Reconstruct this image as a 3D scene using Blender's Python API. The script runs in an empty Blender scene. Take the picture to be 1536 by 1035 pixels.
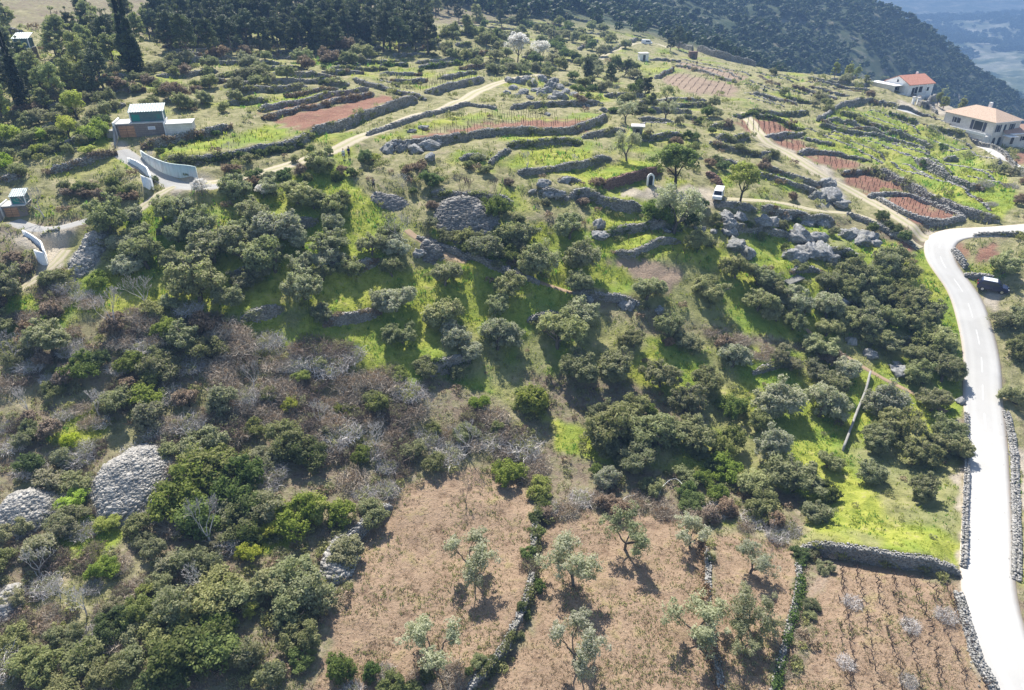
import bpy, math, random, re
import numpy as np
from mathutils import Vector, Matrix

S = bpy.context.scene
COL = S.collection
R = math.radians
# ------------------------------------------------------------------ camera, light, exposure
CAMZ = 60.0
PITCH = R(30.0)
FPX = 1024.0                       # focal length in photo pixels (24 mm on 36 mm, 1536 px wide)
cam = bpy.data.cameras.new('camera')
cam.lens = 24.0; cam.sensor_width = 36.0
cam.clip_start = 0.5; cam.clip_end = 20000
camo = bpy.data.objects.new('camera', cam); COL.objects.link(camo)
camo.location = (0, 0, CAMZ); camo.rotation_euler = (R(90) - PITCH, 0, 0)
S.camera = camo

SUN_AZ = -15.0; SUN_EL = 50.0      # azimuth from +Y (view direction), negative to the left
w = bpy.data.worlds.new('World'); S.world = w; w.use_nodes = True
nt = w.node_tree; nt.nodes.clear()
sky = nt.nodes.new('ShaderNodeTexSky'); sky.sky_type = 'NISHITA'; sky.sun_disc = False
sky.sun_elevation = R(SUN_EL); sky.sun_rotation = R(SUN_AZ)
sky.altitude = 200; sky.air_density = 1.0; sky.dust_density = 1.2
bg = nt.nodes.new('ShaderNodeBackground'); bg.inputs['Strength'].default_value = 0.1
wo = nt.nodes.new('ShaderNodeOutputWorld')
nt.links.new(sky.outputs[0], bg.inputs[0]); nt.links.new(bg.outputs[0], wo.inputs[0])
sl = bpy.data.lights.new('sun', 'SUN'); sl.energy = 5.0; sl.angle = R(0.6); sl.color = (1.0, 0.955, 0.88)
so = bpy.data.objects.new('sun', sl); COL.objects.link(so)
az = R(SUN_AZ); el = R(SUN_EL)
sd = Vector((math.sin(az)*math.cos(el), math.cos(az)*math.cos(el), math.sin(el)))
so.rotation_euler = sd.to_track_quat('Z', 'Y').to_euler()
so.location = (-40, 150, 200)
S.view_settings.view_transform = 'Standard'; S.view_settings.look = 'None'
S.view_settings.gamma = 1.0; S.view_settings.exposure = 1.02
S.render.engine = 'CYCLES'
S.cycles.max_bounces = 5; S.cycles.diffuse_bounces = 3; S.cycles.transmission_bounces = 4
S.cycles.volume_bounces = 0; S.cycles.transparent_max_bounces = 4
S.cycles.use_denoising = True

rng = np.random.default_rng(7)
random.seed(7)
# ------------------------------------------------------------------ generic helpers
def tag(o, label=None, cat=None, group=None, kind=None):
    if label: o['label'] = label
    if cat: o['category'] = cat
    if group: o['group'] = group
    if kind: o['kind'] = kind
    return o
def empty(name, loc=(0, 0, 0), rz=0.0):
    o = bpy.data.objects.new(name, None); COL.objects.link(o)
    o.location = loc; o.rotation_euler = (0, 0, rz); o.empty_display_size = 0.3
    return o
def link(name, me, parent=None):
    o = bpy.data.objects.new(name, me); COL.objects.link(o)
    if parent is not None: o.parent = parent
    return o
def mesh_np(name, V, F, mat=None, smooth=False, attrs=None):
    """V (n,3); F (m,k) faces of equal size."""
    V = np.ascontiguousarray(V, dtype=np.float32).reshape(-1, 3)
    F = np.ascontiguousarray(F, dtype=np.int32)
    me = bpy.data.meshes.new(name)
    m, k = F.shape
    me.vertices.add(len(V)); me.vertices.foreach_set('co', V.ravel())
    me.loops.add(m*k); me.loops.foreach_set('vertex_index', F.ravel())
    me.polygons.add(m)
    me.polygons.foreach_set('loop_start', np.arange(0, m*k, k, dtype=np.int32))
    me.polygons.foreach_set('loop_total', np.full(m, k, dtype=np.int32))
    if smooth: me.polygons.foreach_set('use_smooth', np.ones(m, dtype=bool))
    me.update(calc_edges=True)
    for an, (dom, typ, arr) in (attrs or {}).items():
        a = me.attributes.new(an, typ, dom)
        if typ == 'FLOAT': a.data.foreach_set('value', np.ascontiguousarray(arr, dtype=np.float32).ravel())
        else: a.data.foreach_set('color', np.ascontiguousarray(arr, dtype=np.float32).ravel())
    if mat: me.materials.append(mat)
    return me
def hashn(ix, iy, seed):
    n = (ix.astype(np.int64)*374761393 + iy.astype(np.int64)*668265263 + seed*974711) & 0x7fffffff
    n = ((n ^ (n >> 13))*1274126177) & 0x7fffffff
    return ((n ^ (n >> 16)) & 0xffff)/65535.0
def vnoise(x, y, seed=0):
    ix = np.floor(x); iy = np.floor(y); fx = x-ix; fy = y-iy
    fx = fx*fx*(3-2*fx); fy = fy*fy*(3-2*fy)
    ix = ix.astype(np.int64); iy = iy.astype(np.int64)
    a = hashn(ix, iy, seed); b = hashn(ix+1, iy, seed); c = hashn(ix, iy+1, seed); d = hashn(ix+1, iy+1, seed)
    return (a*(1-fx)+b*fx)*(1-fy)+(c*(1-fx)+d*fx)*fy
def fbm(x, y, seed=0, o=3):
    s = 0; a = 1.0; t = 0
    for i in range(o):
        s = s + a*vnoise(x*2**i, y*2**i, seed+i*17); t += a; a *= .5
    return s/t
def sstep(x): x = np.clip(x, 0, 1); return x*x*(3-2*x)
def P(s):   # "x,y x,y" -> array
    return np.array([[float(v) for v in q.split(',')] for q in s.split()])
# ------------------------------------------------------------------ camera maths
cp, sp = math.cos(PITCH), math.sin(PITCH)
def ray(px, py):
    px = np.asarray(px, float); py = np.asarray(py, float)
    x = (px-768)/FPX; u = (517.5-py)/FPX
    return x, cp+u*sp, -sp+u*cp
def pt(px, py, d):
    x, y, z = ray(px, py); return np.stack([x*d, y*d, CAMZ+z*d], -1)
def proj(X, Y, Z):
    z = Z-CAMZ
    d = Y*cp-z*sp; up = Y*sp+z*cp
    d = np.where(d < 1, 1, d)
    return 768+FPX*X/d, 517.5-FPX*up/d, d
# ------------------------------------------------------------------ base relief from surveyed points
CT = """20,1035,52 20,850,60 20,720,68 60,620,74 60,517,80 60,400,88 40,300,96 40,230,104 60,180,114 60,120,130 60,60,160 0,0,210
400,1035,54 400,850,63 400,720,72 400,600,80 400,480,86 400,380,93 400,280,101 400,225,110 400,170,127 400,120,152 400,70,190 400,20,250
768,1035,56 768,850,66 768,720,76 768,620,84 768,517,92 768,400,98 768,300,106 768,230,116 768,180,135 768,130,170 768,80,230 768,40,300 780,0,380
1100,1035,55 1100,850,66 1100,720,78 1100,600,88 1100,517,95 1100,400,103 1100,300,115 1100,230,130 1100,180,155 1100,130,205 1120,104,268
970,68,290 1300,520,97 1300,400,108 1300,300,130 1300,230,155 1300,170,195 1310,122,240 1200,140,205
1530,1035,55 1490,900,60 1480,800,69 1475,700,80 1472,600,90 1468,520,97 1450,440,106 1430,345,115 1536,345,117 1536,420,104 1536,300,128 1500,245,172 1500,205,203 1400,170,203
1600,600,88 1600,900,58 1650,300,122 1620,240,185
210,200,112 215,165,121 300,160,125"""
ctp = np.array([[float(v) for v in q.split(',')] for q in CT.split()])
CW = pt(ctp[:, 0], ctp[:, 1], ctp[:, 2])
far = [(900, 20, 430), (1000, 30, 450), (1100, 60, 480), (1200, 80, 500), (1300, 110, 520), (1450, 170, 560), (1270, 2, 700), (1390, 82, 700),
       (1510, 167, 690), (1100, 0, 620), (1180, 0, 665)]
fa = np.array(far, float); CW = np.vstack([CW, pt(fa[:, 0], fa[:, 1], fa[:, 2])])
ex = [(150, 400, -62+60), (230, 400, -110+60), (330, 420, -160+60), (460, 480, -185+60), (420, 900, -190+60), (560, 900, -230+60), (620, 700, -215+60), (250, 1000, -120+60),
      (0, 620, 48), (-300, 700, 80), (-250, 380, 62), (60, 480, 25), (-400, 200, 60), (150, 800, 40), (700, 500, -230+60), (300, 300, -130+60), (240, 260, -85+60),
      (-70, 15, 8), (0, 15, 5), (70, 15, 8), (-10, 250, 36), (-130, 80, 22)]
CW = np.vstack([CW, np.array(ex, float)])
def tps_fit(P2, z, lam=0.02):
    n = len(P2); d = np.sqrt(((P2[:, None]-P2[None])**2).sum(-1))
    K = np.where(d > 0, d*d*np.log(d+1e-12), 0) + lam*np.eye(n)
    A = np.zeros((n+3, n+3)); A[:n, :n] = K; A[:n, n] = 1; A[:n, n+1:] = P2
    A[n, :n] = 1; A[n+1:, :n] = P2.T
    return np.linalg.solve(A, np.r_[z, 0, 0, 0])
CN = CW[:, :2]/100.0
TW = tps_fit(CN, CW[:, 2])
def base_height(X, Y):
    sh = X.shape; x = X.ravel()/100; Yc = np.minimum(Y.ravel(), 1000); y = Yc/100
    x = np.clip(x, -5.0, 7.5)
    z = TW[-3]+TW[-2]*x+TW[-1]*y
    for i in range(len(CN)):
        r2 = (x-CN[i, 0])**2+(y-CN[i, 1])**2
        z = z + TW[i]*0.5*r2*np.log(r2+1e-12)
    Yr = Y.ravel(); Xr = X.ravel()
    val = -225+120*fbm(Xr/450, Yr/600, 5, 3)+ 90*sstep((Yr-3200)/4000)*fbm(Xr/900, Yr/900, 8, 3)
    val = np.where(Xr < 300, val+(300-np.clip(Xr, -600, 300))*0.35, val)
    t = sstep((Yr-760)/340)
    return (z*(1-t)+val*t).reshape(sh)
# fan-shaped ground grid, finer near the camera
Y0, KR, NR, NC = 18.0, 0.00625, 955, 660
rows = Y0*np.exp(KR*np.arange(NR)); us = np.linspace(-1, 1, NC)
def Wd(Y): return 0.86*Y+26
GX = us[None, :]*Wd(rows)[:, None]; GY = np.repeat(rows[:, None], NC, 1)
GZ = base_height(GX, GY)
def H(x, y):
    x = np.asarray(x, float); y = np.asarray(y, float)
    v = np.clip(np.log(np.maximum(y, Y0)/Y0)/KR, 0, NR-1.001); u = np.clip((x/Wd(np.maximum(y, Y0))+1)/2*(NC-1), 0, NC-1.001)
    i = v.astype(int); j = u.astype(int); a = v-i; b = u-j
    return (GZ[i, j]*(1-b)+GZ[i, j+1]*b)*(1-a)+(GZ[i+1, j]*(1-b)+GZ[i+1, j+1]*b)*a
TT = 26*np.exp(np.linspace(0, math.log(6000/26), 900))
def G(px, py):
    """ground points seen at photo pixels"""
    px = np.atleast_1d(np.asarray(px, float)); py = np.atleast_1d(np.asarray(py, float))
    x, y, z = ray(px, py)
    out = np.zeros((len(px), 3))
    for s in range(0, len(px), 2000):
        e = slice(s, s+2000)
        X = x[e, None]*TT; Y = y[e, None]*TT; Z = CAMZ+z[e, None]*TT
        below = (Z-H(X, Y)) < 0
        k = np.argmax(below, 1); k = np.where(below.any(1), k, len(TT)-1); k = np.maximum(k, 1)
        lo = TT[k-1]; hi = TT[k]
        for _ in range(14):
            m = (lo+hi)/2; b = (CAMZ+z[e]*m-H(x[e]*m, y[e]*m)) < 0
            hi = np.where(b, m, hi); lo = np.where(b, lo, m)
        out[e] = np.stack([x[e]*hi, y[e]*hi, H(x[e]*hi, y[e]*hi)], -1)
    return out
def resample(pts, step, smooth=True):
    pts = np.asarray(pts, float)
    if smooth and len(pts) > 2:
        q = [pts[0]]
        for i in range(len(pts)-1):
            p0 = pts[max(i-1, 0)]; p1 = pts[i]; p2 = pts[i+1]; p3 = pts[min(i+2, len(pts)-1)]
            for t in np.linspace(0, 1, 9)[1:]:
                q.append(.5*((2*p1)+(-p0+p2)*t+(2*p0-5*p1+4*p2-p3)*t*t+(-p0+3*p1-3*p2+p3)*t**3))
        pts = np.array(q)
    d = np.r_[0, np.cumsum(np.linalg.norm(np.diff(pts[:, :2], axis=0), axis=1))]
    n = max(2, int(round(d[-1]/step))+1); s = np.linspace(0, d[-1], n)
    return np.stack([np.interp(s, d, pts[:, k]) for k in range(pts.shape[1])], 1)
def nearest_on(poly, X, Y):
    """signed distance (left +), along-distance of points to a polyline (n,2)"""
    bd = np.full(X.shape, 1e9); ba = np.zeros(X.shape); bs = np.ones(X.shape)
    L = 0
    for i in range(len(poly)-1):
        a = poly[i]; b = poly[i+1]; d = b-a; l = np.hypot(*d)
        if l < 1e-6: continue
        t = np.clip(((X-a[0])*d[0]+(Y-a[1])*d[1])/l/l, 0, 1)
        dx = X-a[0]-t*d[0]; dy = Y-a[1]-t*d[1]; r = np.hypot(dx, dy)
        s = np.sign(d[0]*dy-d[1]*dx)
        m = r < bd
        bd = np.where(m, r, bd); ba = np.where(m, L+t*l, ba); bs = np.where(m, s, bs)
        L += l
    return bd, bs, ba, L
def inpoly(poly, X, Y):
    c = np.zeros(X.shape, bool); n = len(poly)
    for i in range(n):
        x1, y1 = poly[i]; x2, y2 = poly[(i+1) % n]
        if y1 == y2: continue
        m = ((y1 > Y) != (y2 > Y)) & (X < (x2-x1)*(Y-y1)/(y2-y1)+x1)
        c ^= m
    return c
# types: g grass, d dry straw, r red soil, e earth/ploughed, s dry green slope, l litter, p pale bare, k rock
PATCH = """
s 0,40 300,60 480,20 700,40 860,10 1000,60 1140,95 1320,110 1536,200 1600,330 1440,345 1330,330 1100,330 950,350 850,330 760,320 700,330 560,300 430,260 200,320 0,330
s 1440,360 1600,350 1600,620 1505,620 1490,500 1440,410
g 130,330 330,280 440,260 520,240 600,300 780,330 900,350 1000,345 1150,330 1380,370 1445,430 1447,850 1300,835 1200,815 1000,765 880,745 830,690 830,640 760,600 640,560 620,590 560,560 480,540 360,480 250,470 150,470 60,520 0,510 0,440 60,440 130,400
l 850,420 960,450 1010,480 1150,505 1240,520 1250,535 1100,520 960,500 900,470
l 760,560 900,560 1050,610 1060,640 980,660 830,630
l 700,640 900,690 1100,720 1200,740 1210,815 1060,770 820,760 700,700
s 560,235 700,225 820,245 900,300 800,330 700,340 640,345 560,300 520,250
g 500,45 600,40 690,52 680,66 600,62 500,70
g 470,70 575,62 640,70 570,74 475,82
g 440,90 520,85 600,90 700,85 700,96 600,100 440,104
g 575,104 640,100 640,112 575,113
g 380,110 420,105 420,120 380,130
g 388,156 460,140 550,128 552,133 484,147 388,166
g 340,95 430,90 420,102 340,112
g 330,130 400,118 400,128 340,140
g 255,240 227,226 300,205 380,190 425,190 440,205 380,218 300,232
g 75,250 170,235 200,250 215,268 150,280 80,275
s 80,265 210,258 225,290 150,300 80,295
g 105,210 170,200 200,215 140,225
g 0,190 40,185 50,200 0,215
g 948,97 982,93 1013,99 1010,104 982,116 950,104
e 990,117 1018,110 1104,128 1102,143 1047,141 1010,128
e 1020,92 1125,116 1104,122 1018,100
g 573,128 630,138 643,134 719,118 714,110 628,115 589,120
g 550,208 602,192 649,182 745,166 760,172 750,190 690,203 578,214
r 622,204 693,192 760,184 800,182 870,180 893,186 885,193 830,200 780,193 740,192 690,206 630,208
s 640,196 690,186 745,170 800,166 850,172 800,180 740,184 660,200
g 855,170 897,167 900,176 870,179 855,178
g 890,186 905,178 905,182 890,192
g 760,202 872,205 868,214 812,213 762,217
g 762,230 888,220 886,240 812,250 776,252
g 845,258 920,244 985,238 985,252 940,266 905,280 870,284
g 660,230 720,226 760,232 740,245 680,250
g 690,245 760,240 790,250 720,258
r 411,183 458,194 500,184 540,171 568,158 607,145 573,141 510,156 460,167
r 388,171 466,157 556,139 547,134 458,153 388,168
p 930,290 960,284 1000,281 1060,280 1075,290 1070,302 1040,308 985,300 950,297
g 1060,255 1090,250 1110,275 1085,285
g 1115,150 1150,165 1200,185 1260,215 1320,240 1300,245 1230,222 1170,195 1110,172
p 1100,180 1115,183 1180,225 1225,245 1270,280 1260,282 1200,245 1140,215
r 1099,182 1136,180 1160,182 1196,199 1150,206 1120,197
r 1158,212 1190,210 1233,222 1190,229
r 1210,235 1248,232 1295,250 1253,258
r 1261,271 1282,264 1316,263 1359,284 1324,287 1306,294
r 1319,300 1350,292 1366,293 1438,328 1420,334 1394,340 1371,333 1345,317
g 1215,180 1260,163 1340,168 1440,215 1490,250 1530,290 1510,325 1450,322 1370,270 1310,240 1250,212
r 1331,392 1350,366 1372,358 1372,370 1350,395
r 1435,360 1455,368 1455,384 1435,382
r 1470,368 1508,378 1508,392 1468,390
r 1517,230 1560,228 1560,245 1525,245
p 1390,150 1430,158 1432,172 1400,172
p 1345,150 1368,155 1380,170 1350,162
r 1130,182 1140,186 1136,190 1128,186
g 875,317 969,328 958,339 909,350 890,336
g 922,353 990,341 1018,352 977,366 943,379
g 956,388 995,373 1068,382 1055,408 1021,409
e 905,386 932,384 1023,410 1003,436 969,420
g 820,300 850,300 855,315 825,318
p 1380,345 1400,350 1404,362 1385,356
g 1152,326 1230,340 1225,352 1165,350
g 1135,255 1200,270 1215,290 1140,296
l 0,500 60,520 150,475 250,470 360,490 480,540 560,560 640,580 760,610 830,650 820,760 700,720 590,760 500,830 480,1035 0,1035
s 150,640 250,590 350,580 370,640 270,680 160,680
s 0,740 60,720 90,740 70,760 0,730
g 80,750 160,740 190,800 150,850 90,830
g 80,650 130,600 160,640 130,680
g 500,525 560,508 590,530 560,545 500,540
s 0,900 150,850 230,900 200,1035 0,1035
g 160,950 215,900 220,960 180,1035 150,1035
g 380,800 430,795 440,830 390,830
d 590,740 680,705 740,708 802,742 800,860 782,925 722,1005 690,1045 470,1045 500,960 520,880 545,800
d 818,775 900,765 1000,768 1062,800 1062,900 1075,960 1085,1045 740,1045 800,925 805,850
d 1075,815 1110,805 1195,815 1197,860 1190,910 1160,1010 1152,1045 1092,1045 1068,950
l 1205,822 1245,840 1212,960 1185,1045 1158,1045 1180,960 1198,880
d 1250,846 1303,852 1441,878 1449,922 1467,987 1495,1045 1170,1045 1215,960 1212,900
e 1235,846 1260,850 1225,900 1212,900
p 1436,880 1452,922 1470,987 1500,1045 1508,1045 1460,930 1450,880
p 1436,625 1446,625 1446,850 1436,850
s 1505,560 1530,560 1560,900 1530,880 1508,700
p 1525,670 1600,670 1600,790 1528,760
p 1475,420 1510,440 1500,470 1475,455
k 120,345 140,360 152,395 125,410 108,400 112,375
p 0,350 60,345 120,335 120,360 100,400 60,420 70,390
g 105,345 130,350 110,395 95,392
p 170,205 195,215 200,235 180,228
p 255,275 300,262 330,275 290,290 255,288
d 640,352 705,385 695,395 640,375
k 1240,268 1260,280 1270,308 1230,306
""".strip().split('\n')
LAND = [(215, 178, 'the garage with the corrugated roof'), (262, 250, 'the curved white concrete wall'), (48, 60, 'the topmost small shed'), (20, 300, 'the lowest small shed'), (60, 370, 'the angular white wall at the left edge'),
 (135, 378, 'the spill of stone rubble'), (150, 265, 'the grassy mound by the drive'), (520, 170, 'the large red earth field'), (520, 228, 'the two standing people'), (561, 275, 'the person filming'),
 (581, 302, 'the small dark stone heap'), (700, 325, 'the big grey stone heap'), (655, 374, 'the brown footpath'), (690, 130, 'the pale terrace above the dirt track'), (640, 165, 'the middle of the dirt track'), (780, 115, 'the far end of the dirt track'),
 (795, 70, 'the white blossoming trees'), (970, 62, 'the distant white van'), (980, 100, 'the lime green field'), (1060, 128, 'the brown upper vineyard'), (1090, 88, 'the long ridge wall'), (966, 85, 'the white hut'),
 (760, 182, 'the staked red vineyard'), (956, 195, 'the little stone hut'), (820, 235, 'the bright green vine terrace'), (975, 270, 'the arched niche'), (1076, 290, 'the white van in the yard'), (1012, 245, 'the tall tree by the yard'),
 (900, 305, 'the thick grey wall'), (940, 350, 'the green vine plots'), (965, 405, 'the ploughed patch'), (1107, 360, 'the big grey boulder'), (1214, 370, 'the largest round outcrop'), (1300, 350, 'the pale boulders by the lane'), (1240, 288, 'the outcrop by the upper track'),
 (1150, 190, 'the uppermost right red vineyard'), (1220, 218, 'the second right red vineyard'), (1250, 245, 'the third right red vineyard'), (1310, 278, 'the fourth right red vineyard'), (1375, 315, 'the lowest right red vineyard'),
 (1357, 130, 'the red roofed house'), (1475, 190, 'the beige roofed villa'), (1350, 235, 'the diagonal grassy terraces'), (1400, 355, 'the road bend'), (1488, 432, 'the parked dark car'), (1189, 422, 'the white slab'), (1277, 511, 'the white boulder in the meadow'),
 (1284, 620, 'the thin concrete wall'), (1443, 730, 'the white wall at the road edge'), (1350, 553, 'the pale outcrop near the road'), (1320, 840, 'the wall above the straw vineyard'), (1300, 950, 'the straw vineyard'), (1340, 780, 'the bright grass by the road'),
 (1140, 900, 'the narrowest straw plot'), (930, 900, 'the middle straw plot'), (650, 880, 'the left straw plot'), (800, 860, 'the lane wall between the straw plots'), (205, 725, 'the round white stone heap'), (37, 768, 'the left edge stone heap'),
 (300, 765, 'the round glossy green bush'), (500, 800, 'the broken pale wall'), (420, 620, 'the brown thicket'), (720, 650, 'the right end of the brown thicket'), (530, 450, 'the bright left terrace'), (660, 470, 'the middle of the bright central grass'), (815, 470, 'the right part of the central grass'),
 (390, 450, 'the grass patch at the left'), (60, 600, 'the left edge scrub'), (200, 520, 'the scrub below the bare trees'), (100, 960, 'the lower left scrub'), (290, 970, 'the ivy bank at the bottom'), (1010, 735, 'the white hose'), (985, 500, 'the stony strip in the centre'), (1180, 700, 'the lower right meadow'),
 (1000, 640, 'the dense central olives'), (880, 700, 'the shaded clearing'), (600, 90, 'the upper green terraces'), (460, 110, 'the green terraces left of centre'), (300, 130, 'the olive rows above the garage'), (1180, 110, 'the scrubby ridge'), (860, 130, 'the rocky ridge beside the track'), (400, 30, 'the dark pine wood'), (650, 20, 'the top middle wood'), (120, 60, 'the pines at the top left')]
LN = np.array([[a, b] for a, b, _ in LAND])
ORD = ['', 'second', 'third', 'fourth', 'fifth', 'sixth', 'seventh', 'eighth', 'ninth', 'tenth']
def rel(px, py, used=0):
    d = np.hypot(LN[:, 0]-px, (LN[:, 1]-py)*1.2); j = np.argsort(d)[used]
    dx, dy = px-LN[j, 0], (py-LN[j, 1])*1.2; a = math.degrees(math.atan2(dy, dx))
    w_ = ['right of', 'below right of', 'below', 'below left of', 'left of', 'above left of', 'above', 'above right of'][int(((a+22.5) % 360)//45)]
    D = d[j]; pre = 'close' if D < 40 else ('' if D < 80 else 'well')
    return (pre+' '+w_+' '+LAND[j][2]).strip()
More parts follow.
